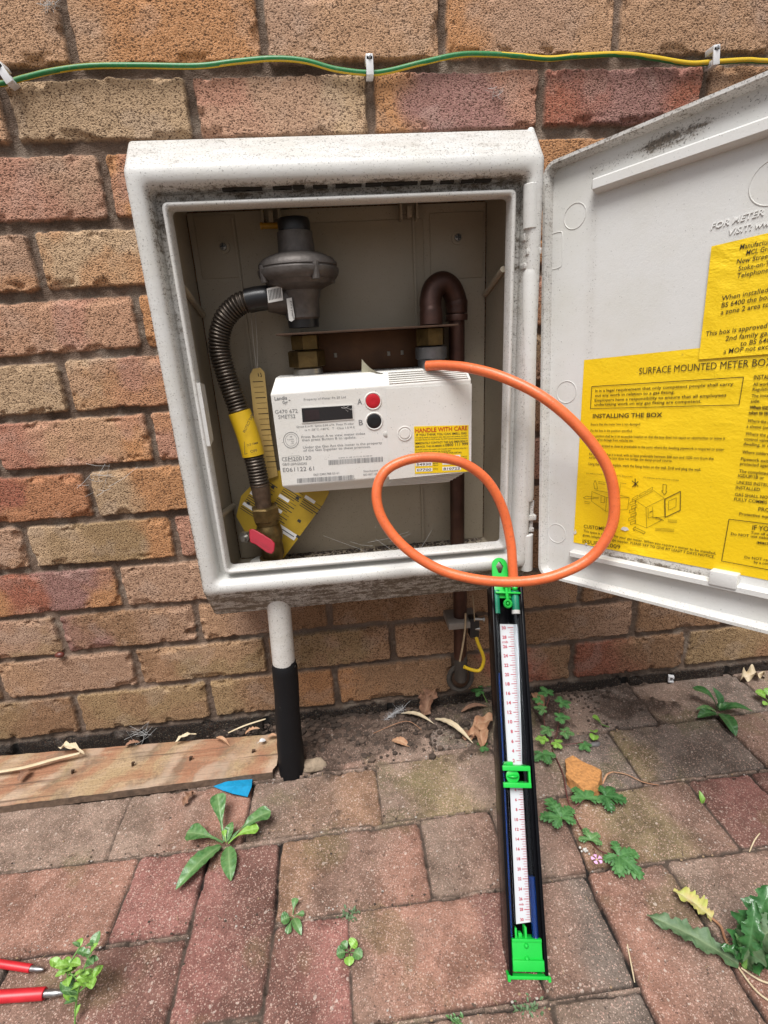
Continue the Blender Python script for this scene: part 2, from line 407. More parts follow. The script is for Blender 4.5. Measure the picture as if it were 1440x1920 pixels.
# ================================================================== PAVING
PP = dict(g=(.30, .215, .165), p=(.38, .205, .15), r=(.34, .155, .13), d=(.23, .115, .092), t=(.34, .205, .13), y=(.27, .205, .115), k=(.22, .175, .145), m=(.29, .18, .135))
def mat_paver():
    m, N, L, P = newmat('concrete_block_paving')
    tc = N.new('ShaderNodeTexCoord').outputs['Object']
    ca = N.new('ShaderNodeVertexColor'); ca.layer_name = 'col'
    jo = N.new('ShaderNodeAttribute'); jo.attribute_name = 'joint'
    inv = mth(N, L, 'SUBTRACT', 1.0, jo.outputs['Fac'])
    c = ca.outputs[0]
    for sc, thr, col, k in ((170, .50, (.70, .60, .52), .8), (330, .55, (.68, .53, .44), .85), (260, .50, (.04, .03, .028), .7), (480, .8, (.66, .42, .34), .8), (650, .8, (.66, .50, .42), .8), (560, .8, (.04, .03, .028), .6)):
        v = N.new('ShaderNodeTexVoronoi'); v.inputs['Scale'].default_value = sc; v.inputs['Randomness'].default_value = 1
        mp = N.new('ShaderNodeMapping'); mp.inputs['Location'].default_value = (sc*.013, sc*.007, 0); L.new(tc, mp.inputs[0]); 
        nz = N.new('ShaderNodeTexNoise'); nz.inputs['Scale'].default_value = sc*.8; L.new(tc, nz.inputs[0])
        va = N.new('ShaderNodeVectorMath'); va.operation = 'MULTIPLY_ADD'; L.new(nz.outputs[1], va.inputs[0]); va.inputs[1].default_value = (.9/sc,)*3; L.new(mp.outputs[0], va.inputs[2])
        L.new(va.outputs[0], v.inputs['Vector'])
        sep = N.new('ShaderNodeSeparateColor'); L.new(v.outputs['Color'], sep.inputs[0])
        pick = mth(N, L, 'GREATER_THAN', sep.outputs[0], .86 if sc < 200 else (.80 if sc < 400 else .58))
        size = mth(N, L, 'MULTIPLY', sep.outputs[1], thr*.6)
        near = mth(N, L, 'LESS_THAN', v.outputs['Distance'], mth(N, L, 'ADD', size, .06))
        f = mth(N, L, 'MULTIPLY', mth(N, L, 'MULTIPLY', pick, near), mth(N, L, 'MULTIPLY', inv, k))
        c = mixc(N, L, f, c, mixc(N, L, .30, col, c))
    big = noisetex(N, L, 12, 6, .7, tc); fine = noisetex(N, L, 500, 4, .7, tc); mid = noisetex(N, L, 60, 6, .7, tc)
    c = mixc(N, L, mth(N, L, 'MULTIPLY', ramp(N, L, big, .45, .72), .55), c, mixc(N, L, 1.0, c, (.42, .40, .38), 'MULTIPLY'))
    c = mixc(N, L, mth(N, L, 'MULTIPLY', ramp(N, L, mid, .48, .70), .45), c, mixc(N, L, 1.0, c, (.5, .48, .45), 'MULTIPLY'))
    c = mixc(N, L, mth(N, L, 'MULTIPLY', ramp(N, L, fine, .35, .6, (1, 1, 1, 1), (0, 0, 0, 1)), .5), c, mixc(N, L, 1.0, c, (.45, .43, .4), 'MULTIPLY'))
    L.new(c, P.inputs['Base Color']); P.inputs['Roughness'].default_value = .88; P.inputs['Specular IOR Level'].default_value = .3
    bump(N, L, P, mth(N, L, 'ADD', fine, mid), .0025, .8)
    return m
BL = [  # x0, x1, y_near_wall, y_far, colour letters
 (.893, 1.112, .01, -.107, 'gk'), (.692, .893, .01, -.110, 'gk'), (.493, .692, .01, -.112, 'kg'), (.293, .493, .01, -.126, 'mg'), (.093, .293, .01, -.128, 'gg'), (1.112, 1.31, .01, -.106, 'g'), (1.31, 1.52, .01, -.106, 'g'),
 (-.107, .093, -.0, -.13, 'g'), (-.31, -.107, -.0, -.13, 'g'),
 (-.193, .007, -.13, -.236, 'gg'), (.007, .196, -.13, -.235, 'gp'), (.196, .394, -.13, -.234, 'gt'), (.394, .592, -.120, -.232, 'gyg'), (.592, .796, -.112, -.226, 'gk'), (.796, .998, -.109, -.222, 'ykk'), (.998, 1.20, -.106, -.222, 'mg'), (1.2, 1.4, -.106, -.222, 'g'), (-.39, -.193, -.13, -.236, 'g'),
 (-.15, .054, -.237, -.347, 'pp'), (.054, .151, -.237, -.345, 'rr'), (.151, .251, -.240, -.44, 'rd'), (.251, .447, -.238, -.349, 'tmp'), (.447, .553, -.233, -.345, 'gm'), (.553, .655, -.229, -.341, 'gm'), (.655, .861, -.226, -.338, 'tym'), (.861, .963, -.225, -.336, 'dr'), (.963, 1.16, -.225, -.336, 'dg'), (1.16, 1.36, -.225, -.336, 'm'), (-.35, -.15, -.237, -.347, 'g'),
 (-.052, .151, -.347, -.455, 'md'), (-.25, -.052, -.349, -.455, 'mk'), (.251, .343, -.351, -.55, 'dr'), (.343, .55, -.347, -.460, 'mpd'), (.55, .648, -.343, -.462, 'mk'), (.648, .756, -.340, -.54, 'pm'), (.756, .957, -.338, -.446, 'gm'), (.957, 1.16, -.338, -.446, 'm'), (1.16, 1.36, -.338, -.446, 'g'),
 (.756, .957, -.448, -.555, 'pg'), (.343, .55, -.463, -.57, 'gm'), (.55, .648, -.465, -.66, 'gk'), (.151, .251, -.442, -.64, 'dm'), (-.052, .151, -.457, -.565, 'gm')]
def build_paving():
    X0, X1, Y0, Y1, st = -1.0, 1.9, -1.15, .006, .0026
    xs = np.concatenate([np.arange(X0, -.36, .006), np.arange(-.36, 1.25, .0017), np.arange(1.25, X1, .006)]); ys = np.concatenate([np.arange(Y0, -.56, .006), np.arange(-.56, Y1, .0017)])
    nx = len(xs); ny = len(ys); X, Y = np.meshgrid(xs, ys, indexing='ij')
    wob = (fbm(X, Y, .02, 103, 3)-.5)*.0042+(fbm(X, Y, .005, 109, 2)-.5)*.0022; wx = X+(fbm(X, Y, .1, 105, 2)-.5)*.005; wy = Y+(fbm(X, Y, .1, 107, 2)-.5)*.005
    dist = np.full(X.shape, -.01); col = np.tile(np.array([.07, .055, .045]), X.shape+(1,)); lv = np.zeros(X.shape); hs = np.zeros(X.shape, bool)
    warp = (fbm(X, Y, .05, 111, 3)-.5)*1.4; rg = random.Random(3)
    rects = list(BL)
    r0 = -.45
    for k in range(8):                                   # plain courses beyond the ones read from the photograph
        for i in range(-8, 12):
            xa = i*.2+(k % 2)*.1-.02
            rects.append((xa, xa+.2, -.113*k+.01, -.113*(k+1)+.01, rg.choice(['gm', 'pm', 'mk', 'gk'])))
    for n, (xa, xb, ya, yb, c) in enumerate(rects):
        m = (wx > xa) & (wx < xb) & (wy < ya) & (wy > yb) & ~hs
        if not m.any(): continue
        if n >= len(BL):
            # a plain block is only laid where none of its area is taken
            full = (wx > xa) & (wx < xb) & (wy < ya) & (wy > yb)
            if m.sum() < full.sum()*.25: c = 'g'
        xx, yy = wx[m], wy[m]
        jt = rg.uniform(.0004, .0014)
        dx = np.minimum(xx-xa, xb-xx)-jt; dy = np.minimum(ya-yy, yy-yb)-jt
        r = .007; ax = r-dx; ay = r-dy
        d = np.where((ax > 0) & (ay > 0), r-np.sqrt(np.maximum(ax, 0)**2+np.maximum(ay, 0)**2), np.minimum(dx, dy))+wob[m]*.7
        dist[m] = d; hs |= m
        t = np.clip((xx-xa)/(xb-xa)+warp[m]*.35, 0, .999)*max(len(c)-1, 0)
        i0 = np.floor(t).astype(int); ft = sstep(.2, .8, t-i0)[:, None]
        pc = np.array([PP[k] for k in c]+[PP[c[-1]]])
        col[m] = (pc[i0]*(1-ft)+pc[i0+1]*ft)*rg.uniform(.92, 1.08)
        tx, ty = rg.uniform(-.006, .006), rg.uniform(-.01, .01)
        lv[m] = rg.uniform(-.0008, .0008)+(xx-(xa+xb)/2)*tx+(yy-(ya+yb)/2)*ty
    bk = sstep(-.0002, .0024, dist)
    fill = sstep(.42, .62, fbm(X, Y, .12, 131, 3))       # how far the joints are filled with earth
    h = bk*.007+lv+(fbm(X, Y, .03, 121, 4)-.5)*.0022*bk-.004*sstep(.60, .70, fbm(X, Y, .02, 191, 3))*np.exp(-np.clip(dist, 0, 1)/.004)+(1-bk)*fill*.005+(fbm(X, Y, .008, 125, 3)-.5)*.0009
    earth = np.array([.085, .062, .048]); dark = np.array([.018, .015, .013])
    jc = dark*(1-fill[..., None])+earth*fill[..., None]
    C = jc*(1-bk[..., None])+col*bk[..., None]
    # trodden earth lies over the blocks near the wall
    e = sstep(.52, .60, fbm(X, Y, .05, 141, 4)*.7+sstep(-.20, -.02, Y)*.22+.42*np.exp(-((X-.36)/.13)**2-((Y+.06)/.06)**2)+.15*np.exp(-((X-.62)/.10)**2-((Y+.05)/.06)**2)-.03)
    e *= (X < .95)
    # gap between the paving and the wall on the left
    gap = sstep(-.052, -.040, Y)*(1-sstep(.18, .24, X)); gap2 = sstep(-.014, -.006, Y+0*X)*(1-gap)
    h = h*(1-e*.55)+e*(.0058+(fbm(X, Y, .012, 151, 4)-.4)*.013)
    h -= gap*.042; h -= gap2*.006
    ec = np.array([.095, .066, .050])*(.55+.9*fbm(X, Y, .015, 161, 4))[..., None]
    C = C*(1-e[..., None]*.85)+ec*e[..., None]*.85
    C = C*(1-gap[..., None])+np.array([.055, .045, .038])*gap[..., None]
    ed = (sstep(.46, .66, fbm(X, Y, .03, 181, 4)+.16*np.exp(-np.clip(dist, 0, 1)/.010))*.45*bk)[..., None]
    C = C*(1-ed)+C*np.array([.42, .39, .36])*ed
    moss = (sstep(.60, .72, fbm(X, Y, .07, 171, 4))*.35*bk)[..., None]
    C = C*(1-moss)+np.array([.15, .14, .055])*moss
    P3 = np.stack([X, Y, h-.007], -1)
    o = height_mesh('paving', P3, C, nx, ny, {'joint': np.clip(1-bk+e*.5, 0, 1)}, mat_paver())
    tag(o, kind='structure'); return o
build_paving()
g = MB(); g.add([(-15, -15, -.030), (15, -15, -.030), (15, .1, -.030), (-15, .1, -.030)], [(0, 1, 2, 3)])
tag(g.build('ground', simple('ground_earth', (.16, .12, .09), .95, scale=8, bmp=.01)), kind='structure')
# ------------------------------------------------------------------ shared materials and shapes
PLAST = mat_attr_dirt('weathered_white_plastic', (.60, .597, .575), .45)
INNER = mat_attr_dirt('aged_shaded_inner_plastic', (.34, .29, .215), .5)  # aged beige plastic, base colour darkened to paint in the shade inside the box
METERP = mat_attr_dirt('meter_casing_plastic', (.68, .665, .63), .42, speck=.6)
INK = simple('black_print', (.03, .03, .03), .6)
GREYINK = simple('grey_print', (.20, .20, .20), .6)
BLACKP = simple('black_plastic', (.012, .012, .013), .35)
def rings(M, R, fn, mi=0, nseg=5, close=(False, False), dirt=None):
    # R: (x0, x1, z0, z1, depth, corner radius); fn maps (x, z, depth) to a point
    allv = []; dd = []
    for j, (x0, x1, z0, z1, d, r) in enumerate(R):
        r = max(r, 1e-4)
        for cx, cz, a0 in ((x1-r, z1-r, 0), (x0+r, z1-r, 90), (x0+r, z0+r, 180), (x1-r, z0+r, 270)):
            for k in range(nseg+1):
                a = math.radians(a0+90*k/nseg); x = cx+r*math.cos(a); z = cz+r*math.sin(a)
                allv.append(fn(x, z, d)); dd.append(dirt(x, z, d, j) if dirt else 0)
        # long sides get extra points so that dirt can vary along them
    n = 4*(nseg+1); fs = []
    for j in range(len(R)-1):
        for k in range(n): fs.append((j*n+k, j*n+(k+1) % n, (j+1)*n+(k+1) % n, (j+1)*n+k))
    if close[0]: fs.append(tuple(range(n)))
    if close[1]: fs.append(tuple((len(R)-1)*n+k for k in range(n)))
    M.add(allv, fs, mi, dd)
fY = lambda x, z, d: np.array([x, -d, z])

# ================================================================== METER BOX
BOX = thing('meter_box', (.405, -.07, .30), 'white plastic wall-mounted gas meter box with grimy rim, its door swung open to the right', 'meter box')
b = MB()
def bd(x, z, d, j):
    if j <= 2: return 1.0 if z < .36 else .66
    if j == 3: return .50 if z > .7 else (.55 if z < .4 else .28)
    if j == 4: return .30 if z > .7 else (.40 if z < .4 else .22)
    if z > .7 and j in (5, 6, 7, 8): return .92
    if j in (5, 6, 7): return .26
    if j == 8: return .62
    if j in (9, 10, 11): return .50 if z > .7 else .35
    return .55
Y0 = .1415
rings(b, [(.1755, .634, .292, .880, .0, .005), (.1755, .634, .292, .880, .104, .005), (.1765, .632, .340, .849, .138, .008), (.181, .628, .345, .844, Y0, .010),
          (.191, .620, .353, .833, Y0, .010), (.196, .615, .358, .827, .137, .009), (.198, .613, .360, .824, .117, .008), (.2035, .6075, .3635, .8185, .117, .007), (.206, .605, .366, .816, .117, .006),
          (.2072, .6035, .3675, .8145, .131, .006), (.2085, .602, .369, .813, .1325, .006), (.2105, .600, .371, .811, .1325, .005), (.212, .5985, .3725, .8095, .131, .005),
          (.2125, .598, .373, .809, .112, .005)], fY, 0, dirt=bd)
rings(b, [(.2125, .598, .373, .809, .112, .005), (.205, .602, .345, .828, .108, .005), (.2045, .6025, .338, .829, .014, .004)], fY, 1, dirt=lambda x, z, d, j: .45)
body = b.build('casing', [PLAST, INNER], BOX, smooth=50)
# vent slots along the soffit of the rim
b = MB()
for u in (430, 452, 476, 522, 536, 560, 600, 640, 662, 700, 735, 765, 800, 838, 876, 905):
    p = onY(u, 349-(u-430)*.02, -.127); w = random.uniform(.006, .011)
    b.box(p[0]-w, p[0]+w, -.131+random.uniform(-.001, .001), -.1245, .8235, .8290)
b.build('vent_slot', simple('slot_dark', (.02, .015, .01), .9), BOX)
# back panel as a separate moulded sheet with raised pads
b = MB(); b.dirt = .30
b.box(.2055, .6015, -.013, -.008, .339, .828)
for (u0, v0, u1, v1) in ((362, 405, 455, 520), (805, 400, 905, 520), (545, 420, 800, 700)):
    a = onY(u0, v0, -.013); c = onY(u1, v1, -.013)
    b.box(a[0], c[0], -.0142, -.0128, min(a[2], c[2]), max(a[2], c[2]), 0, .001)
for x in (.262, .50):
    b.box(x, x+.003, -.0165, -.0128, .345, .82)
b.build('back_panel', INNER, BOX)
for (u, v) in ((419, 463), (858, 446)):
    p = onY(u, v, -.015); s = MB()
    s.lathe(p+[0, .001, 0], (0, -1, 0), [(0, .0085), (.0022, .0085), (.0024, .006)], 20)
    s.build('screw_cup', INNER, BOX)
    s = MB(); s.lathe(p, (0, -1, 0), [(0, .0048), (.004, .0045), (.0052, .002)], 14, 0)
    s.box(p[0]-.0035, p[0]+.0035, p[1]-.0056, p[1]-.0050, p[2]-.0006, p[2]+.0006, 1); s.box(p[0]-.0006, p[0]+.0006, p[1]-.0057, p[1]-.0051, p[2]-.0035, p[2]+.0035, 1)
    s.build('screw', [simple('dull_steel', (.30, .30, .29), .4, .8), BLACKP], BOX)
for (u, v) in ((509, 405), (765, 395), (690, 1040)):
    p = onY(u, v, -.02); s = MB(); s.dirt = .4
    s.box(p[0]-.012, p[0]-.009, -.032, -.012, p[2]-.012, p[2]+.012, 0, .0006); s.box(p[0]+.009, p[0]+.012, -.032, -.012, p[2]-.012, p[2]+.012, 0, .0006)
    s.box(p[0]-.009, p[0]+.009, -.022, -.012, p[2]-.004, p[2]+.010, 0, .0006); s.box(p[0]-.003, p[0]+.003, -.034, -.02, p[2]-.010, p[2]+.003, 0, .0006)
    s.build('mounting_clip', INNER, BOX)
# strengthening ribs on the inner sides and the cable tray strip on the right wall
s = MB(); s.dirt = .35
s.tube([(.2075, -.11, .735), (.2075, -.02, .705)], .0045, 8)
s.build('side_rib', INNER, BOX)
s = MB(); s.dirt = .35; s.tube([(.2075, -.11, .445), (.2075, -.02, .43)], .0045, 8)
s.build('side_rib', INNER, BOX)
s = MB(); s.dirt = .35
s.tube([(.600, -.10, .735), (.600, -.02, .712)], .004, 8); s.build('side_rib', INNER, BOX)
s = MB(); s.dirt = .3
a = onY(360, 718, -.128); c = onY(388, 836, -.128)
s.add([(.2085, -.131, a[2]), (.2085, -.131, c[2]), (.2085, -.110, c[2]+.004), (.2085, -.110, a[2]-.004), (.2165, -.131, a[2]), (.2165, -.131, c[2]), (.2165, -.110, c[2]+.004), (.2165, -.110, a[2]-.004)],
      [(0, 1, 2, 3), (7, 6, 5, 4), (0, 4, 5, 1), (1, 5, 6, 2), (2, 6, 7, 3), (3, 7, 4, 0)])
s.build('latch_keep', PLAST, BOX)
# small moulded nib on the top right corner
s = MB(); p = onY(995, 247, -.10); s.tube([p-[0, 0, .01], p], .0045, 10); s.ball(p, .0045, 10); s.build('corner_nib', PLAST, BOX)
# hinge: white tubes in three lengths on a pin, with knuckles between them
def hcol(u, v): return onY(u, v, -.134)
hx = lambda v: hcol(994-(v-500)*.013, v)
for va, vb in ((345, 430), (506, 938), (1000, 1068)):
    s = MB(); s.dirt = .30
    A = hx(va); B = hx(vb); s.tube([A, A*.98+B*.02, A*.5+B*.5, A*.02+B*.98, B], [.0075, .0088, .0088, .0088, .0075], 20)
    s.build('hinge_tube', PLAST, BOX)
for va, vb in ((440, 502), (942, 995)):
    s = MB(); s.dirt = .65; A = hx(va); B = hx(vb)
    s.tube([A, B], .0032, 10, 1)
    x = A[0]
    s.box(x-.008, x+.010, -.135, -.122, A[2]-.006, A[2]+.002, 0, .001); s.box(x-.008, x+.010, -.138, -.122, B[2]-.001, B[2]+.005, 0, .001)
    m = (A[2]+B[2])/2; s.box(x-.006, x+.012, -.140, -.126, m-.004, m+.003, 0, .001); s.box(x+.004, x+.009, -.136, -.124, B[2], A[2], 0, .0008)
    s.build('hinge_knuckle', [PLAST, simple('rust_dark', (.06, .035, .02), .8)], BOX)
# grime and grit lying on the floor of the box
s = MB(); rg = random.Random(4)
for k in range(1100):
    x = rg.uniform(.225, .598); y = -.016-abs(rg.gauss(0, .03)); r = rg.uniform(.0007, .0034)*(1 if y > -.06 else .6)
    if y < -.105: continue
    s.ball((x, y, .3385+r*.3), r, 5, rg.choice([0, 0, 1]), (1, 1.2, .6))
s.build('floor_grit', [simple('grit_dark', (.06, .045, .035), .95), simple('grit_pale', (.20, .16, .12), .95)], BOX)
s = MB(); p = onZ(500, 1058, .340); s.lathe(p, (0, 0, 1), [(0, .026), (.006, .025), (.0075, .022)], 28, dirt=.5); s.build('pipe_grommet', PLAST, BOX)

# ---- the door
al, ti, sl, DH, DW = .942, -.080, -.066, .518, .440
DQ = np.array([.652, -.145, .331])
DA = np.array([math.cos(al)*math.cos(ti), -math.sin(al)*math.cos(ti), -math.sin(ti)])
_b = np.array([0, 0, 1.]); _b = nrm(_b-_b@DA*DA); _n = np.cross(DA, _b); DB = _b*math.cos(sl)+_n*math.sin(sl); DN = np.cross(DA, DB)
DP = Plane(DQ, DN, 0.0)
def dst(u, v):
    p = DP.p(u, v)-DQ; return np.array([p@DA, p@DB])
DT = (DQ, DA, DB, DN)
b = MB(DT)
fD = lambda x, z, d: np.array([x, z, d])
def dd(x, z, d, j): return .75 if z > .45 else (.45 if z < .1 else .30)
rings(b, [(0, DW, 0, DH, -.016, .016), (0, DW, 0, DH, .010, .016), (.001, DW-.001, .001, DH-.001, .0125, .015), (.0045, DW-.0045, .0045, DH-.0045, .0125, .012), (.006, DW-.006, .006, DH-.006, .011, .011), (.0075, DW-.0075, .0075, DH-.0075, .0, .010)], fD, 0, close=(True, False), dirt=dd)
# inner face as a fine sheet so grime can follow its own lines
def seg(p, a, b_):
    t = np.clip(((p-a)@(b_-a))/((b_-a)@(b_-a)), 0, 1); return np.linalg.norm(p-(a+t*(b_-a)))
la, lb = dst(1108, 322), dst(1440, 178); lc, ld = dst(1114, 360), dst(1096, 960); le, lf = dst(1130, 1038), dst(1345, 1085); lg, lh = dst(1225, 275), dst(1300, 245)
nx_, nz_ = 70, 80; vs = []; dv = []
for i in range(nx_+1):
    for k in range(nz_+1):
        p = np.array([.007+(DW-.014)*i/nx_, .007+(DH-.014)*k/nz_])
        q = .05+.75*math.exp(-(seg(p, la, lb)/.006)**2)+.8*math.exp(-(seg(p, lg, lh)/.011)**2)+.42*math.exp(-(seg(p, lc, ld)/.005)**2)+1.0*math.exp(-(seg(p, le, lf)/.007)**2)+.3*math.exp(-(p[0]/.03)**2)
        vs.append((p[0], p[1], .0)); dv.append(min(q, 1.1))
b.add(vs, [(i*(nz_+1)+k, (i+1)*(nz_+1)+k, (i+1)*(nz_+1)+k+1, i*(nz_+1)+k+1) for i in range(nx_) for k in range(nz_)], 0, dv)
# embossed rings, the raised lettering
for (u, v, r) in ((1078, 405, 22), (1062, 735, 20), (1044, 1000, 18), (1452, 340, 40)):
    c = dst(u, v); R = msize(r, DP.p(u, v))
    pts = [(c[0]+R*math.cos(t*math.pi/18), c[1]+R*math.sin(t*math.pi/18), 0) for t in range(37)]
    b.tube(pts, .0006, 6, 0, dirt=.35)
c = dst(1043, 470); hh = .020
b.tube(cr_spline([(c[0]-.008, c[1]-hh, 0), (c[0]+.004, c[1]-hh, 0), (c[0]+.008, c[1]-hh+.005, 0), (c[0]+.008, c[1]+hh-.005, 0), (c[0]+.004, c[1]+hh, 0), (c[0]-.008, c[1]+hh, 0)], 4), .0006, 6, 0, dirt=.3)
DOOR = b.build('door', PLAST, BOX, smooth=40)
def doorpart(name, mats, fn, smooth=35, T=DT):
    M = MB(T); fn(M); return M.build(name, mats, DOOR, smooth)
def rib(M, ua, va, ub, vb, w, h):
    A = dst(ua, va); B = dst(ub, vb); x = nrm(B-A); B = A+x*min(np.linalg.norm(B-A)+.2, (DW-.03-A[0])/x[0]); y = np.array([-x[1], x[0]])
    M.dirt = .12; prof = [(-w, 0), (-w*.9, h*.75), (-w*.6, h), (w*.6, h), (w*.9, h*.75), (w, 0)]
    vs = []
    for P_, e in ((A, .003), (A+x*.003, 0), (B-x*.003, 0), (B, .003)):
        k = .55 if e else 1
        for (o, z) in prof: q = P_+y*o*k; vs.append((q[0], q[1], z*(.7 if e else 1)))
    n = len(prof); fs = [(j*n+i, j*n+i+1, (j+1)*n+i+1, (j+1)*n+i) for j in range(3) for i in range(n-1)]+[tuple(range(n)), tuple(3*n+i for i in range(n))]
    M.add(vs, fs, 0)
doorpart('stiffening_rib', PLAST, lambda M: rib(M, 1116, 352, 1440, 241, .0075, .012))
doorpart('stiffening_rib', PLAST, lambda M: rib(M, 1072, 1035, 1440, 1112, .0045, .010))
def clipf(M):
    c = dst(1362, 1082); M.box(c[0]-.013, c[0]+.013, c[1]-.008, c[1]+.008, 0, .012, 0, .0015)
doorpart('retaining_clip', PLAST, clipf)
M = MB()
for t, a, e, cp in (('FOR METER SPARES', (1334, 431), (1500, 384), 11), ('VISIT: WWW.METERBOX.CO', (1366, 440), (1560, 396), 11)):
    pass
def emboss(t, a, e, cap):
    A = DP.p(*a); B = DP.p(*e); x = nrm(B-A); y = np.cross(DN, x); vs, fs = glyphs(t, .01, .25)
    x0 = min(q[0] for q in vs); x1 = max(q[0] for q in vs); sx = np.linalg.norm(B-A)/(x1-x0); sy = msize(cap, A)/CAPH
    lo = [A+x*(p[0]-x0)*sx+y*p[1]*sy for p in vs]; n = len(lo); hi = [p+DN*.0009 for p in lo]
    M.add(lo+hi, [tuple(n+i for i in f) for f in fs], 0, .1)
    ed = {}
    for f in fs:
        for i in range(len(f)):
            k = (f[i], f[(i+1) % len(f)]); ed[k] = 1
    M.add(lo+hi, [(a_, b_, n+b_, n+a_) for (a_, b_) in ed if (b_, a_) not in ed], 0, .5)
emboss('FOR METER', (1333, 431), (1432, 403), 10); emboss('VISIT: ww', (1367, 441), (1446, 422), 10)
M.build('raised_lettering', mat_attr_dirt('raised_letters', (.72, .715, .69), .4), DOOR)

# ---- yellow stickers on the door
def mat_sticker():
    m, N, L, P = newmat('yellow_sticker')
    n1 = noisetex(N, L, 30, 4, .6, None, (1, 1, 2.2)); n2 = noisetex(N, L, 9, 3, .5)
    c = mixc(N, L, ramp(N, L, n2, .35, .7), (.76, .50, .004), (.84, .58, .010))
    d = noisetex(N, L, 160, 5, .7)
    c = mixc(N, L, mth(N, L, 'MULTIPLY', ramp(N, L, d, .66, .74), .5), c, (.30, .20, .02))
    L.new(c, P.inputs['Base Color']); P.inputs['Roughness'].default_value = .38
    msk = ramp(N, L, n2, .45, .75); n3 = noisetex(N, L, 300, 3, .6)
    bump(N, L, P, mth(N, L, 'ADD', mth(N, L, 'MULTIPLY', n1, msk), mth(N, L, 'MULTIPLY', n3, .12)), .007, .5); return m
STK = mat_sticker()
BROWNINK = simple('faded_print', (.045, .028, .006), .6)
def sheet(M, P, pts, mi, lift, n=26, rag=0.0):
    # a thin sticker as a grid between four photograph corners, slightly creased
    Q = [P.p(*p) for p in pts]; vs = []
    for i in range(n+1):
        for k in range(n+1):
            u, v = i/n, k/n
            p = (Q[0]*(1-u)+Q[1]*u)*(1-v)+(Q[3]*(1-u)+Q[2]*u)*v
            vs.append(p+P.n*(lift+.0003*(mnoise.noise(Vector(p)*90))))
    M.add(vs, [(i*(n+1)+k, (i+1)*(n+1)+k, (i+1)*(n+1)+k+1, i*(n+1)+k+1) for i in range(n) for k in range(n)], mi)
z1 = lambda x, y: (x/3.79+1060, y/3.79+420)
z2 = lambda x, y: (x/3.79+1060, y/3.79+760)
M = MB(); P1 = Plane(DQ, DN, .0010)
sheet(M, P1, [(1095, 675), (1490, 634), (1490, 1098), (1075, 1017)], 0, -.0003)
def T1(t, ax, ay, bx, by, cap, bold=.0, zz=z1, P=P1, mi=1, lift=.0006, shear=0.0):
    P.text(M, t, zz(ax, ay), zz(bx, by), cap/3.79, mi, bold, shear, lift=lift)
T1('SURFACE MOUNTED METER BOX', 525, 1068, 1478, 1005, 44)
for a, c in (((190, 1155), (1268, 1088)), ((1268, 1088), (1236, 1285)), ((1236, 1285), (180, 1312)), ((180, 1312), (190, 1155))):
    P1.line(M, [z1(*a), z1(*c)], 1.2, 1, .0006)
T1('It is a legal requirement that only competent people shall carry', 215, 1195, 1195, 1146, 18, .012)
T1('out any work in relation to a gas fitting.', 212, 1228, 778, 1203, 18, .012)
T1('Employers have a responsibility to ensure that all employees', 210, 1262, 1145, 1225, 18, .012)
T1('undertaking work on any gas fitting are competent.', 208, 1292, 968, 1268, 18, .012)
for t, x, y, L_, s in (('INSTALLING', 1340, 1105, 190, 30), ('All work shall', 1335, 1150, 180, 22), ('Regulations', 1332, 1186, 150, 22), ('The installer', 1325, 1232, 160, 22), ('side.', 1318, 1270, 68, 22), ('When installing', 1310, 1313, 200, 22), ('taken to see', 1303, 1353, 150, 22)):
    T1(t, x, y, x+L_, y-L_*.03, s, .012)
T1('INSTALLING THE BOX', 197, 90, 690, 82, 28, .014, z2)
T1('Ensure that the meter box is not damaged.', 183, 142, 537, 141, 16, .004, z2)
T1('Fix the box in the position specified.', 182, 186, 478, 189, 16, .004, z2)
T1('The position shall be in an accessible location so that the box does not cause an obstruction or leave it', 180, 224, 1137, 243, 16, .008, z2)
T1('exposed to damage from vehicles etc.', 180, 250, 485, 259, 16, .006, z2)
T1('It must be located as close as practicable to the point where the dwelling pipework is required to enter', 178, 292, 1130, 322, 16, .008, z2)
T1('the premises.', 178, 314, 268, 319, 14, .004, z2)
T1('Fix the box so that it is level, with its base preferably between 500 mm and 1500 mm from the', 172, 352, 1055, 387, 16, .008, z2)
T1('surface. Ensure the box does not bridge the damp-proof course.', 170, 376, 762, 402, 16, .006, z2)
T1('Using the box as a template, mark the fixing holes on the wall. Drill and plug the wall.', 165, 422, 965, 466, 17, .008, z2)
T1('TO HANG PLACE ON HORIZONTAL POSITION', 150, 486, 478, 512, 8, 0, z2); T1('TO INSTALL AND REMOVE COVER', 555, 515, 808, 537, 8, 0, z2)
T1('CUSTOMER', 133, 870, 300, 890, 24, .004, z2)
T1('This space is reserved for your gas meter. When you require a meter to be installed,', 130, 898, 1072, 1060, 16, .006, z2)
T1('green, telephone your gas supplier. PLEASE TRY TO GIVE AT LEAST 7 DAYS NOTICE.', 125, 926, 1062, 1086, 16, .008, z2)
T1('ISSUE 2 2009', 125, 978, 392, 1020, 28, 0, z2)
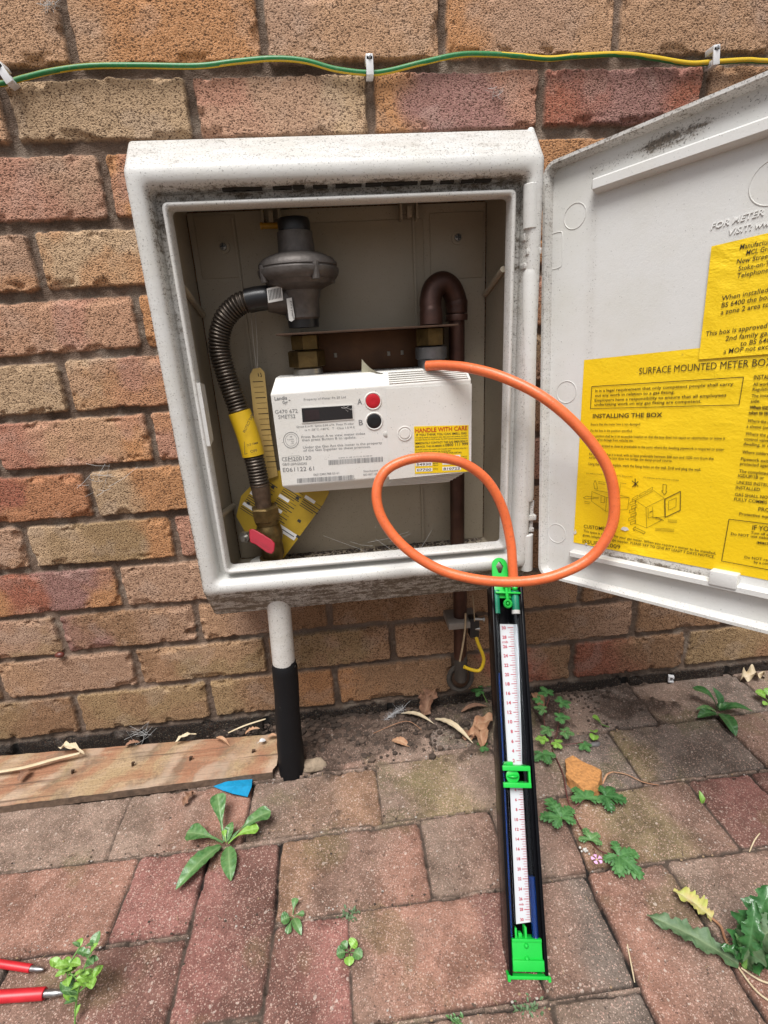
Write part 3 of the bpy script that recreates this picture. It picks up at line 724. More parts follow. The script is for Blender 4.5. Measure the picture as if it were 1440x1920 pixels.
for t, x, y, L_, s in (('When installing', 1310, 25, 205, 22), ('taken to see', 1303, 62, 150, 22), ('Where the box', 1295, 118, 190, 22), ('a sleeve (see', 1288, 158, 170, 22), ('Where the gas', 1280, 210, 195, 22), ('control valve', 1272, 248, 172, 22), ('dwelling, in a', 1266, 283, 182, 22), ('Where soldered', 1258, 340, 205, 22), ('Pipework exit', 1248, 390, 195, 22), ('protected again', 1242, 423, 210, 22), ('The completed', 1236, 476, 208, 22), ('IGE/UP/1B or', 1228, 509, 185, 22), ('UNLESS INSTRU', 1218, 556, 232, 22), ('INSTALLED.', 1212, 593, 180, 22), ('GAS SHALL NOT', 1206, 642, 255, 22), ('FULLY COMMIS', 1200, 676, 235, 22), ('PROT', 1372, 748, 110, 26), ('Protective equip', 1238, 778, 240, 20),
                       ('IF YOU', 1330, 882, 150, 34), ('Turn off the', 1320, 912, 150, 18), ('Do NOT use naked', 1178, 920, 285, 18), ('IMMEDI', 1362, 982, 100, 18), ('Do NOT rest', 1275, 1085, 190, 18), ('by a comp', 1342, 1120, 130, 18)):
    T1(t, x, y, x+L_, y+L_*(.06+y*.00006), s, .010, z2)
for a, c in (((1165, 808), (1500, 850)), ((1112, 1105), (1500, 1178)), ((1165, 808), (1112, 1105))):
    P1.line(M, [z2(*a), z2(*c)], 1.2, 1, .0006)
def dg(pts, w=.55): P1.line(M, [z2(*p) for p in pts], w, 1, .0006)
# the two small line drawings
dg([(190, 612), (187, 680), (288, 752), (445, 738), (455, 655), (395, 640)]); dg([(190, 612), (295, 655), (455, 655)]); dg([(295, 655), (288, 752)]); dg([(210, 600), (400, 640)]); dg([(255, 640), (255, 690), (280, 690), (280, 650)])
dg([(210, 590), (203, 555), (213, 532), (226, 560), (230, 595), (205, 590)]); dg([(130, 655), (150, 645), (240, 658), (150, 665), (130, 655)]); dg([(235, 540), (290, 548)]); dg([(235, 552), (285, 560)]); dg([(135, 680), (180, 688)]); dg([(135, 692), (175, 700)]); dg([(390, 550), (435, 556)]); dg([(392, 560), (388, 630)])
dg([(475, 535), (520, 575)], 1.4); dg([(520, 540), (478, 578)], 1.4); dg([(498, 520), (498, 578)], 1.6)
dg([(500, 675), (575, 725), (705, 660), (630, 605), (500, 675)]); dg([(500, 675), (498, 840), (580, 870), (575, 725)]); dg([(580, 870), (685, 815), (640, 800)]); dg([(705, 660), (708, 790), (640, 800)]); dg([(590, 730), (590, 800), (625, 790), (622, 720)]); dg([(600, 760), (620, 750)], 1.2)
dg([(710, 665), (820, 610), (818, 745), (712, 795), (710, 665)], 1.3); dg([(735, 680), (790, 655), (788, 720), (735, 745), (735, 680)])
for k in range(6):
    y = 690+k*28; x = 460+(k % 2)*14-k*2; dg([(x, y), (x+38, y-14), (x+38, y+4), (x, y+18), (x, y)])
for k in range(3):
    x = 475+k*52; y = 655-k*28; dg([(x, y+20), (x+42, y), (x+44, y-18), (x+4, y+4), (x, y+20)])
dg([(695, 560), (722, 565), (716, 610), (724, 612), (704, 636), (686, 606), (696, 606), (695, 560)], .8); dg([(482, 875), (500, 860), (500, 868), (570, 900), (560, 912), (495, 882), (490, 890), (482, 875)], .8); dg([(700, 818), (655, 795), (620, 798)], 1.0)
for y in (812, 820, 828): dg([(730, y), (795, y+5)], .5)
for y in (872, 880, 888): dg([(640, y), (775, y+8)], .5)
P1.poly(M, [z2(395, 880), (z2(410, 862)), z2(440, 866), z2(455, 885), z2(425, 893)], 2, .0007)
P1.poly(M, [z2(60, 905), z2(75, 880), z2(82, 905), z2(70, 918)], 2, .0007); P1.poly(M, [z2(135, 985), z2(155, 978), z2(158, 990)], 2, .0007)
M.build('instruction_sticker', [STK, BROWNINK, PLAST], DOOR)
M = MB(); P2 = Plane(DQ, DN, .0022)
M.dirt = 0
c4 = [(1334, 462), (1490, 425), (1490, 660), (1310, 674)]
Q = [P2.p(*p) for p in c4]; ft = [(1310, 674), (1334, 470), (1337, 462), (1346, 456), (1490, 421), (1490, 659), (1316, 677)]
sheet(M, P2, c4, 0, 0)
ser = lambda t, ax, ay, L_, s: P2.text(M, t, z1(ax, ay), z1(ax+L_, ay-L_*.19+max(0, ay-560)*L_*.00022), s/3.79, 1, .004, .12, lift=.0006)
for t, x, y, L_, s in (('Manufactured by', 1240, 182, 330, 32), ('MCL Group Ltd', 1285, 222, 300, 32), ('New Street', 1218, 285, 240, 32), ('Stoke-on-Trent', 1230, 335, 310, 32), ('Telephone', 1222, 385, 222, 32), ('When installed', 1115, 545, 330, 32), ('BS 6400 the box', 1110, 595, 355, 32), ('a zone 2 area to', 1105, 645, 345, 32), ('This box is approved', 1000, 797, 437, 32), ('2nd family gas', 1138, 830, 320, 32), ('to BS 6400', 1245, 866, 240, 32), ('a MOP not exceed', 1125, 922, 400, 32)):
    ser(t, x, y, L_, s)
M.build('approval_sticker', [STK, BROWNINK], DOOR)

# ================================================================== GAS METER
MET = thing('gas_meter', (.426, -.07, .46), 'white smart gas meter with red and black buttons hanging inside the open box', 'gas meter')
m = MB(); m.dirt = .10
# body: front face, sloping top and bottom faces, slanted ends
yf, yb = -.102, -.086
fr = [(.2945, .6010), (.5590, .6040), (.5570, .4800), (.2950, .4770)]            # front face corners x, z
bk = [(.3015, .6200), (.5560, .6200), (.5300, .4600), (.3085, .4620)]            # where the sloping faces meet the body
def seam(t): return fr[0][0]+(fr[1][0]-fr[0][0])*t
F = [np.array([x, yf, z]) for x, z in fr]; B_ = [np.array([x, yb, z]) for x, z in bk]; R_ = [np.array([x, -.035, z]) for x, z in bk]
# front outline is cut at the corners so the silhouette matches the casing
e1 = np.array([.2945, yf+.012, .6000]); 
m.add(F+B_+R_, [(0, 1, 2, 3), (0, 4, 5, 1), (1, 5, 6, 2), (2, 6, 7, 3), (3, 7, 4, 0), (4, 8, 9, 5), (5, 9, 10, 6), (6, 10, 11, 7), (7, 11, 8, 4), (8, 11, 10, 9)], 0)
casing = m.build('casing', METERP, MET, smooth=0)
mod = casing.modifiers.new('bevel', 'BEVEL'); mod.width = .0018; mod.segments = 3; mod.limit_method = 'ANGLE'
MPn = np.array([0, -1., 0]); MP = Plane((0, yf, 0), MPn, .0)
zm = lambda x, y: (x/3.512+490, y/3.512+660)
# battery cover with its grooves
m = MB(); m.dirt = .12
q = [MP.p(*zm(*p)) for p in ((818, 243), (1384, 208), (1380, 785), (842, 838))]
m.add([p+MPn*.0004 for p in q]+[p+MPn*.0014 for p in q], [(4, 5, 6, 7), (0, 4, 5, 1), (1, 5, 6, 2), (2, 6, 7, 3), (3, 7, 4, 0)], 0)
def lerp(a, b_, t): return a*(1-t)+b_*t
for (A0, A1, C0, C1) in ((F[0], F[1], B_[0], B_[1]), (F[3], F[2], B_[3], B_[2])):
    n = nrm(np.cross(A1-A0, C0-A0)); n = n if n[1] < 0 else -n
    for k in range(6):
        t = .10+.15*k; a = lerp(lerp(A0, A1, .585), lerp(C0, C1, .585), t); c = lerp(lerp(A0, A1, .985), lerp(C0, C1, .985), t)
        d = nrm(C0-A0)*.0009
        m.add([a-d+n*.0002, c-d+n*.0002, c+d+n*.0002, a+d+n*.0002, a-d*.5+n*.0016, c-d*.5+n*.0016, c+d*.5+n*.0016, a+d*.5+n*.0016], [(4, 5, 6, 7), (0, 1, 5, 4), (1, 2, 6, 5), (2, 3, 7, 6), (3, 0, 4, 7)], 0)
m.build('battery_cover', METERP, MET, smooth=0)
def ring_disc(name, u, v, r, prof, mats, nn=32, mi=None):
    p = MP.p(*zm(u, v)); R = msize(r/3.512, p); s = MB()
    for k, (pr, mm) in enumerate(prof): s.lathe(p+MPn*0, MPn, [(h, rr*R) for h, rr in pr], nn, mm)
    return s.build(name, mats, MET, smooth=40)
REDB = simple('red_button', (.50, .012, .022), .35, var=.1)
for (u, v, mt, nm) in ((735, 322, REDB, 'red_button'), (743, 455, BLACKP, 'black_button')):
    ring_disc(nm, u, v, 50, [([(0, 1.18), (.0010, 1.14), (.0012, 1.06), (.0004, 1.0)], 0), ([(0, .96), (.0006, .96), (.0010, .9), (.0005, .3)], 1)], [METERP, mt])
ring_disc('cover_screw_cap', 943, 535, 48, [([(.0012, 1.0), (.0024, .98), (.0024, .9), (.0016, .86)], 0), ([(.0014, .70), (.0028, .66), (.0028, .60)], 0)], [METERP])
s = MB(); p = MP.p(*zm(822, 543)); s.ball(p+[.0, .0012, 0], .0052, 12, 0, (1, .45, 1)); s.build('latch_dimple', simple('latch_shade', (.52, .50, .46), .5), MET)
# display in its bezel
m = MB(); P3_ = Plane((0, yf, 0), MPn, .0)
P3_.slab(m, [zm(258, 364), zm(603, 344), zm(610, 443), zm(266, 470)], .0009, 0, .0001)
P3_.slab(m, [zm(265, 370), zm(597, 350), zm(602, 437), zm(272, 462)], .0013, 1, .0005)
P3_.slab(m, [zm(282, 384), zm(380, 377), zm(386, 440), zm(288, 450)], .0015, 2, .0013)
mlcd, N, L, P = newmat('display_glass'); P.inputs['Base Color'].default_value = (.02, .02, .022, 1); P.inputs['Roughness'].default_value = .08
m.build('display', [METERP, mlcd, simple('display_film', (.035, .025, .028), .12)], MET, smooth=0)
# printing on the front
m = MB(); P4 = Plane((0, yf, 0), MPn, .0)
def tm(t, ax, ay, bx, by, cap, mi=0, bold=0.0, P=P4, lift=.0003): P.text(m, t, zm(ax, ay), zm(bx, by), cap/3.512, mi, bold, lift=lift)
tm('Landis', 88, 318, 170, 312, 22, 0, .02); tm('Gyr', 140, 342, 176, 339, 20, 0, .02); tm('+', 178, 326, 194, 325, 14, 0, .02)
tm('Property of Meter Fit 20 Ltd', 280, 320, 556, 303, 14)
tm('G470 672', 90, 407, 240, 399, 24); tm('SMETS2', 112, 440, 225, 434, 24)
tm('Qmax 6 m³/h  Qmin 0.04 m³/h  Pmax 75 mbar', 232, 499, 610, 477, 13); tm('ta = -25°C..+40°C   T   Class 1.5 M E', 285, 520, 615, 501, 13)
tm('Press Button A to view meter index', 265, 568, 685, 543, 16); tm('then press Button B to update.', 268, 588, 625, 568, 16)
tm('Under the Gas Act this meter is the property', 275, 636, 795, 604, 16); tm('of the Gas Supplier to these premises.', 278, 656, 720, 630, 16)
tm('CE', 136, 719, 172, 717, 26); tm('M20', 180, 717, 246, 713, 24); tm('0120', 250, 713, 330, 708, 26)
for a, c in (((176, 686), (250, 682)), ((250, 682), (251, 716)), ((251, 716), (177, 721)), ((177, 721), (176, 686))): P4.line(m, [zm(*a), zm(*c)], .45, 0, .0003)
tm('GB/0120/SGS0245', 140, 748, 300, 741, 16); tm('E061122 61', 143, 790, 348, 779, 27)
tm('G4M3 31 08 14 17 02 04 08 60', 508, 702, 730, 686, 8); tm('E6S12981788 20 61', 345, 815, 512, 803, 14)
tm('Stockport', 672, 791, 770, 785, 13); tm('SK3 0RT, UK', 672, 815, 765, 809, 13)
tm('A', 633, 346, 664, 344, 36, 0, .01); tm('B', 643, 482, 670, 480, 34, 0, .01)
rg = random.Random(11)
for (x0, y0, x1, y1, h) in ((443, 728, 800, 705, 32), (235, 848, 612, 824, 30)):
    x = x0
    while x < x1:
        w = rg.choice([2, 2, 3, 5]); t = (x-x0)/(x1-x0); yy = y0+(y1-y0)*t
        P4.poly(m, [zm(x, yy-h/2), zm(x+w, yy-h/2), zm(x+w+1, yy+h/2), zm(x+1, yy+h/2)], 0, .0003); x += w+rg.choice([2, 3, 4])
for r in (50, 38):
    pts = [(196+r*math.cos(t*math.pi/16), 580+r*math.sin(t*math.pi/16)*1.04) for t in range(33)]; P4.line(m, [zm(*p) for p in pts], .45 if r == 38 else .9, 0, .0003)
tm('Landis', 172, 580, 214, 576, 9); tm('Gyr', 196, 592, 220, 590, 8); tm('08', 188, 562, 204, 560, 8); tm('19', 196, 606, 212, 604, 8)
for a, c in (((697, 178), (752, 190)), ((752, 190), (698, 208)), ((698, 208), (697, 178))):
    n = 0; P4.line(m, [zm(*a), zm(*c)], .5, 0, .0003) if False else None
m.build('printing', GREYINK, MET, smooth=0)
# yellow emergency sticker
m = MB(); P5 = Plane((0, yf, 0), MPn, .0016)
P5.slab(m, [zm(1005, 490), zm(1364, 481), zm(1368, 786), zm(1012, 802)], .0003, 0, 0)
RED = simple('red_print', (.55, .06, .015), .5)
t5 = lambda t, ax, ay, bx, by, cap, mi=1, bold=.01: tm(t, ax, ay, bx, by, cap, mi, bold, P5, .0006)
t5('HANDLE WITH CARE', 1013, 531, 1356, 513, 27, 2, .02); t5('IF YOU THINK YOU CAN SMELL GAS', 1020, 553, 1350, 540, 14)
t5('Turn off the supply at the control valve. Open doors and windows. Do NOT', 1014, 568, 1356, 556, 8); t5('use naked flames, Do NOT smoke, Do NOT operate electrical switches.', 1014, 582, 1356, 570, 8)
t5('IMMEDIATELY CONTACT THE GAS EMERGENCY', 1013, 608, 1358, 592, 13); t5('SERVICE. THE NUMBER IS', 1014, 630, 1205, 621, 12); t5('0800 111 999', 1210, 621, 1360, 612, 18)
t5('Do NOT restore the supply until remedial action has been taken by a', 1014, 648, 1356, 634, 8); t5('competent person to prevent gas escaping again.', 1014, 662, 1250, 652, 8); t5('SEE GAS CARD FOR DETAIL', 1130, 672, 1320, 665, 10)
for (x0, y0, x1, y1, t) in ((1016, 690, 1125, 715, '11 19'), (1016, 728, 1125, 752, '54930'), (1018, 766, 1126, 788, '07700'), (1190, 680, 1310, 706, '30110'), (1192, 718, 1312, 742, ''), (1192, 756, 1315, 780, '810722')):
    P5.poly(m, [zm(x0, y0), zm(x1, y0-4), zm(x1, y1-4), zm(x0, y1)], 3, .0005)
    if t: t5(t, x0+6, y1-4, x1-8, y1-8, 15, 1, .012)
for (x, y, t) in ((1130, 736, 'METER'), (1130, 748, 'READ'), (1130, 772, 'SERIAL'), (1318, 690, 'DATE'), (1320, 702, 'FITTED'), (1130, 700, 'FITTED')): t5(t, x, y, x+34, y-1, 6)
m.build('emergency_sticker', [simple('meter_sticker_yellow', (.80, .56, .01), .35, var=.05), INK, RED, simple('paper_white', (.75, .74, .72), .6, var=.05)], MET, smooth=0)
# rear tin case with its two threaded spigots up to the bracket
m = MB(); m.box(.318, .540, -.040, -.016, .475, .612, 0, .008)
m.build('tin_body', simple('meter_tin', (.35, .34, .32), .5, .3), MET)

# ================================================================== PIPEWORK IN THE BOX
BRASS = simple('aged_brass', (.17, .115, .045), .42, .85, .45, 70, .001)
DCAST = simple('cast_aluminium', (.13, .115, .105), .55, .55, .3, 90, .0012)
STEEL = simple('zinc_steel', (.42, .41, .38), .3, .9, .3, 80)
REG = thing('gas_regulator', (.345, -.075, .68), 'grey cast metal gas regulator with a wide disc above the meter', 'regulator')
m = MB(); o = (.345, -.075, 0)
m.lathe(o, (0, 0, 1), [(.689, .0195), (.692, .022), (.712, .0225), (.7165, .0245), (.724, .0255), (.7275, .033), (.7305, .0405), (.7355, .0435), (.7365, .0465), (.7395, .0490), (.7440, .0505), (.7475, .0505), (.7482, .0485), (.7500, .0478), (.7510, .0490), (.7545, .0485), (.7595, .0440), (.7640, .0340), (.7665, .0260), (.767, .0225), (.790, .0215), (.791, .019)], 40)
for k in range(4):
    a = .5+k*1.57; m.lathe((.345+.046*math.cos(a), -.075+.046*math.sin(a), 0), (0, 0, 1), [(.733, .005), (.752, .005)], 10)
m.tube([(.345, -.075, .710), (.325, -.077, .714), (.305, -.077, .717)], [.019, .0185, .0165], 20)
m.build('body', DCAST, REG, smooth=35)
m = MB(); m.lathe(o, (0, 0, 1), [(.7905, .0195), (.800, .0198), (.8045, .0185), (.8055, .016)], 36); m.build('top_cap', BLACKP, REG)
m = MB(); m.lathe(o, (0, 0, 1), [(.680, .0195), (.690, .020)], 30); m.build('sealing_ring', BLACKP, REG)
def label_quad(M, pts, mi, y): 
    M.add([onY(u, v, y) for u, v in pts], [(0, 1, 2, 3)], mi)
m = MB(); lab = [(500, 541), (528, 535), (531, 563), (503, 568)]
label_quad(m, lab, 0, -.0975)
for k in range(9):
    u = 503+k*2.7; label_quad(m, [(u, 544-k*.6), (u+1.3, 544-k*.6), (u+3, 563-k*.6), (u+1.7, 563-k*.6)], 1, -.0978)
m.build('barcode_label', [simple('label_white', (.62, .61, .58), .5, var=.05), INK], REG, smooth=0)
m = MB(); lp = Plane(onY(545, 580, -.0985), (0, -1, 0)); lp.slab(m, [(537, 560), (547, 558), (553, 598), (547, 603), (542, 601)], .0004, 0)
lp.text(m, 'Property of MTR', (549, 598), (543, 564), 4, 1, lift=.0006); m.build('property_label', [MATS['label_white'], INK], REG, smooth=0)

HOSE = thing('corrugated_hose', (.26, -.075, .46), 'ribbed stainless gas hose curving down the left side of the box with a yellow collar', 'gas hose')
pts = cr_spline([onY(u, v, y) for u, v, y in ((506, 558, -.077), (475, 562, -.077), (445, 573, -.075), (419, 603, -.072), (411, 650, -.070), (425, 705, -.070), (446, 765, -.072), (466, 820, -.075), (479, 870, -.077), (488, 912, -.077))], 44)
# even spacing for the ribs
P_ = np.array(pts); sL = np.concatenate([[0], np.cumsum(np.linalg.norm(np.diff(P_, axis=0), axis=1))]); ss = np.arange(0, sL[-1], .00085)
P_ = np.stack([np.interp(ss, sL, P_[:, i]) for i in range(3)], 1)
m = MB(); m.tube(P_[28:], [0.0114+.0025*abs(math.sin(math.pi*s_/.0044))**.8 for s_ in ss[28:]], 18)
m.build('ribbed_tube', simple('hose_steel', (.10, .082, .066), .42, .8, .3, 90), HOSE, smooth=60)
m = MB(); m.tube(P_[0:34:3], [.0148]*len(P_[0:34:3]), 20); m.build('black_sleeve', BLACKP, HOSE)
i0, i1 = int(np.argmin(abs(P_[:, 2]-onY(456, 772, -.075)[2]))), int(np.argmin(abs(P_[:, 2]-onY(476, 855, -.075)[2])))
m = MB(); m.tube(P_[i0:i1:4], [.0152]*len(P_[i0:i1:4]), 22)
cp = Plane(onY(466, 815, -.0925), (0, -1, 0))
m.build('yellow_collar', simple('collar_yellow', (.66, .42, .012), .45, var=.12), HOSE)
m = MB()
cp.text(m, 'PROTECT TAPE', (460, 812), (476, 778), 5, 0, .006); cp.text(m, 'DCP 70MM', (464, 837), (484, 832), 4, 0, .006); cp.text(m, 'OFF', (470, 849), (483, 847), 5, 0, .01); cp.line(m, [(458, 828), (459, 852), (464, 850)], .8, 0)
m.build('collar_print', INK, HOSE, smooth=0)

VAL = thing('ball_valve', (.265, -.077, .34), 'brass gas shut-off valve with a red lever at the bottom left of the box', 'valve')
VB = onY(489, 930, -.077); V0 = onY(511, 1055, -.077); va = nrm(V0-VB); Lv = np.linalg.norm(V0-VB)
m = MB()
m.lathe(onY(487, 906, -.077), va, [(0, .0135), (.020, .0125), (.024, .0115), (.040, .0115)], 24, 0)
m.build('hose_ferrule', simple('rusty_ferrule', (.13, .085, .055), .6, .5, .4, 120, .001), VAL)
m = MB(); m.lathe(onY(496, 949, -.077), va, [(0, .018), (.002, .0205), (.019, .0205), (.021, .018)], 6, 0, .3); m.build('union_nut', BRASS, VAL, smooth=25)
m = MB(); m.lathe(onY(500, 968, -.077), va, [(0, .016), (.002, .0175), (.008, .0175), (.012, .0155), (.018, .018), (.026, .019), (.034, .018), (.040, .0155), (.046, .0165), (.060, .0165), (.060, .0145), (.064, .0145)], 24, 0)
vc = onY(497, 998, -.077); m.tube([vc, vc+[-.018, -.014, .002]], .0075, 14); m.build('valve_body', BRASS, VAL)
m = MB(); m.lathe(onY(508, 1042, -.077), va, [(0, .016), (.001, .017), (.018, .017), (.019, .015)], 8, 0); m.build('base_nut', BRASS, VAL, smooth=25)
m = MB(); hn = vc+[-.024, -.020, .002]; m.lathe(hn+[0, .004, 0], nrm((-.5, -1, .1)), [(0, .0085), (.006, .0085)], 6); m.lathe(hn, nrm((-.5, -1, .1)), [(0, .004), (.008, .004)], 10); m.build('spindle_nut', STEEL, VAL, smooth=25)
m = MB(); LP = Plane(onY(490, 1018, -.108), nrm((-.15, -1, .45)))
LP.slab(m, [(468, 1004), (468, 993), (476, 992), (494, 1002), (510, 1012), (516, 1019), (515, 1033), (510, 1039), (501, 1036), (480, 1021), (470, 1017)], .0028, 0)
lo_ = m.build('red_lever', simple('lever_red', (.30, .004, .018), .4, var=.15), VAL, 30); md = lo_.modifiers.new('bevel', 'BEVEL'); md.width = .0011; md.segments = 2
m = MB(); LP.text(m, 'CLOSED', (478, 1014), (505, 1032), 5, 0, lift=.0031); m.build('lever_lettering', simple('lever_dark', (.25, .01, .02), .5), VAL, 0)

BRK = thing('meter_bracket', (.425, -.06, .675), 'dark rusty steel bracket spanning the back of the box above the meter', 'bracket')
m = MB(); RUST = simple('rusty_bracket', (.085, .045, .025), .7, .3, .5, 40, .001)
m.box(.310, .543, -.098, -.014, .6715, .6740, 0, .0006); m.build('shelf_plate', RUST, BRK)
m = MB(); m.box(.326, .530, -.022, -.0195, .620, .6712, 0, .0006); m.build('back_plate', simple('brown_bracket', (.15, .065, .025), .55, .2, .4, 30), BRK)
for u, v in ((629, 666), (729, 663), (754, 661)):
    p = onY(u, v, -.0225); s = MB(); s.tube([p-[0, 0, .003], p+[0, 0, .003]], .0022, 8); s.build('slot_hole', simple('slot_pale', (.42, .38, .32), .7), BRK)
UN = thing('pipe_union', (.345, -.075, .62), 'brass and steel union joining the regulator to the left of the meter', 'union', 'pipe unions below the bracket')
m = MB(); m.lathe((.344, -.060, 0), (0, 0, 1), [(.652, .016), (.653, .0195), (.670, .0195), (.6713, .017)], 6, 0, .4); m.build('lock_nut', BRASS, UN, smooth=25)
m = MB(); m.lathe((.344, -.060, 0), (0, 0, 1), [(.630, .022), (.631, .0245), (.650, .0245), (.6518, .022)], 6, 0, .1); m.build('union_nut', BRASS, UN, smooth=25)
m = MB(); m.lathe((.344, -.060, 0), (0, 0, 1), [(.600, .0185), (.6215, .0185), (.6222, .020), (.628, .020), (.6295, .018)], 28); m.build('steel_collar', STEEL, UN)
UN2 = thing('pipe_union', (.514, -.06, .62), 'tarnished union with a grey test nipple holding the start of the orange tube', 'union', 'pipe unions below the bracket')
o2 = (.514, -.056, 0)
m = MB(); m.lathe(o2, (0, 0, 1), [(.648, .017), (.649, .0205), (.670, .0205), (.6713, .018)], 6, 0, .2); m.build('lock_nut', BRASS, UN2, smooth=25)
m = MB(); m.lathe(o2, (0, 0, 1), [(.600, .0185), (.630, .0185), (.632, .0215), (.6465, .0215), (.6475, .018)], 28); m.tube([onY(795, 690, -.066), onY(800, 687, -.088), onY(812, 687, -.096)], .0052, 12); m.build('grey_collar', simple('dull_zinc', (.20, .20, .20), .5, .7, .3, 60), UN2)
COPP = simple('brown_copper', (.072, .032, .022), .42, .5, .4, 50)
OP = thing('outlet_pipe', (.553, -.03, .10), 'dark brown copper outlet pipe arching over and dropping through the box floor', 'pipe')
m = MB(); a0 = onY(805, 600, -.05); a1 = onY(804, 560, -.05); top = onY(830, 537, -.046)
m.tube(cr_spline([(.514, -.062, .674), (.5145, -.060, .690), (.5150, -.056, .706), (.521, -.052, .721), (.5335, -.048, .727), (.5455, -.044, .720), (.5530, -.042, .703), (.5535, -.042, .688)], 8), [.0155]*10+[.0148]*46+[.0145], 20); m.build('return_bend', COPP, OP)
m = MB(); m.tube([(.5535, -.042, .690), (.5525, -.040, .34), (.5575, -.036, .25), (.5572, -.034, .125)], .0112, 18); m.build('drop_pipe', COPP, OP)
for z in (.697, .679):
    m = MB(); m.lathe((.5535, -.042, 0), (0, 0, 1), [(z, .0150), (z+.006, .0155), (z+.008, .0148)], 20); m.build('solder_collar', COPP, OP)
m = MB(); m.box(.533, .585, -.0575, -.010, .196, .208, 0, .0015); m.build('pipe_strap', simple('strap_grey', (.24, .21, .18), .6, .2), OP)
# earth clamp, its wire and the opening the pipe enters
EC = thing('earth_clamp', (.575, -.045, .20), 'small black and steel earth clamp on the brown pipe under the box', 'clamp')
pc = onY(888, 1170, -.05); m = MB(); m.box(pc[0]-.008, pc[0]+.008, -.058, -.040, pc[2]-.022, pc[2]+.014, 0, .002); m.build('clamp_body', BLACKP, EC)
m = MB(); q = onY(893, 1160, -.055); m.tube([q-[.004, 0, 0], q+[.012, -.004, 0]], .003, 10); m.lathe(q+[.010, -.004, 0], (1, -.2, 0), [(0, .005), (.003, .005)], 6); m.tube([onY(893, 1178, -.055)-[.003, 0, 0], onY(895, 1178, -.055)+[.004, -.002, 0]], .003, 10); m.build('clamp_screw', STEEL, EC)
m = MB(); m.tube(cr_spline([onY(u, v, -.058) for u, v in ((886, 1115), (888, 1135), (890, 1165))], 6), .0009, 6); m.tube(cr_spline([onY(u, v, -.060) for u, v in ((873, 1150), (872, 1180), (867, 1215), (862, 1240))], 6), .0016, 6); m.build('loose_tie', simple('straw_tie', (.34, .25, .15), .8), EC)
def mat_gy(name, flip):
    m, N, L, P = newmat(name); tc = N.new('ShaderNodeTexCoord'); sx = N.new('ShaderNodeSeparateXYZ'); L.new(tc.outputs['Object'], sx.inputs[0])
    at = N.new('ShaderNodeAttribute'); at.attribute_name = 'dirt'
    n = noisetex(N, L, 200, 3)
    f = mth(N, L, 'GREATER_THAN', at.outputs['Fac'], .5)
    c = mixc(N, L, f, (.012, .17, .045), (.60, .40, .015)); c = mixc(N, L, mth(N, L, 'MULTIPLY', ramp(N, L, n, .5, .8), .4), c, (.25, .24, .12))
    L.new(c, P.inputs['Base Color']); P.inputs['Roughness'].default_value = .42; return m
GY = mat_gy('green_yellow_sheath', 0)
def gy_tube(M, pts, r, ph0, tw, n=24, wd=.78):
    k0 = len(M.d); M.tube(pts, r, n)
    for i in range(len(pts)):
        for k in range(n):
            M.d[k0+i*n+k] = 1.0 if ((k/n+ph0+tw*i/len(pts)) % 1.0) < wd else 0.0
EW = thing('bonding_wire', (.585, -.05, .13), 'short looping green and yellow wire below the earth clamp', 'wire')
m = MB(); gy_tube(m, cr_spline([onY(u, v, -.055) for u, v in ((889, 1182), (896, 1205), (907, 1235), (900, 1256), (885, 1256), (870, 1250))], 8), .0030, .30, -.15); m.build('sheath', GY, EW)
m = MB(); pc = onY(862, 1268, -.016); pts = [pc+np.array([.021*math.cos(t*math.pi/12), -.004, .026*math.sin(t*math.pi/12)]) for t in range(25)]; m.tube(pts, .0045, 8, caps=False); m.tube([(pc[0]-.002, -.034, .13), (pc[0]-.001, -.028, pc[2]+.006), (pc[0], 0, pc[2]-.008)], .0112, 16)
m.ball(pc+[0, -.006, 0], .016, 12, 1, (1, .5, 1.2)); o = m.build('wall_entry_collar', [simple('old_putty', (.055, .045, .036), .9, bmp=.002), RUST], OP)

SP = thing('service_pipe', (.262, -.11, 0), 'white plastic riser pipe with a black rubber sleeve on its lower half, below the box', 'pipe')
m = MB(); m.dirt = .5; m.tube([(.2705, -.100, .345), (.2650, -.1055, .18), (.2625, -.108, .12)], .0172, 28); m.build('white_pipe', mat_attr_dirt('grey_white_pipe', (.62, .61, .58), .4), SP)
m = MB(); m.tube(cr_spline([(.2665, -.1040, .195), (.2657, -.1050, .191), (.264, -.106, .15), (.2605, -.109, .10), (.2585, -.112, .05), (.2560, -.1145, -.012)], 6), [.0188]*6+[.0195]*6+[.0192]*6+[.0200]*6+[.0210]*7, 28)
bs, N, L, P = newmat('black_rubber_sleeve'); n = noisetex(N, L, 160, 5, .7); L.new(mixc(N, L, mth(N, L, 'MULTIPLY', ramp(N, L, n, .66, .74), .5), (.007, .007, .008), (.12, .10, .08)), P.inputs['Base Color']); P.inputs['Roughness'].default_value = .6; P.inputs['Specular IOR Level'].default_value = .2
m.build('rubber_sleeve', bs, SP)

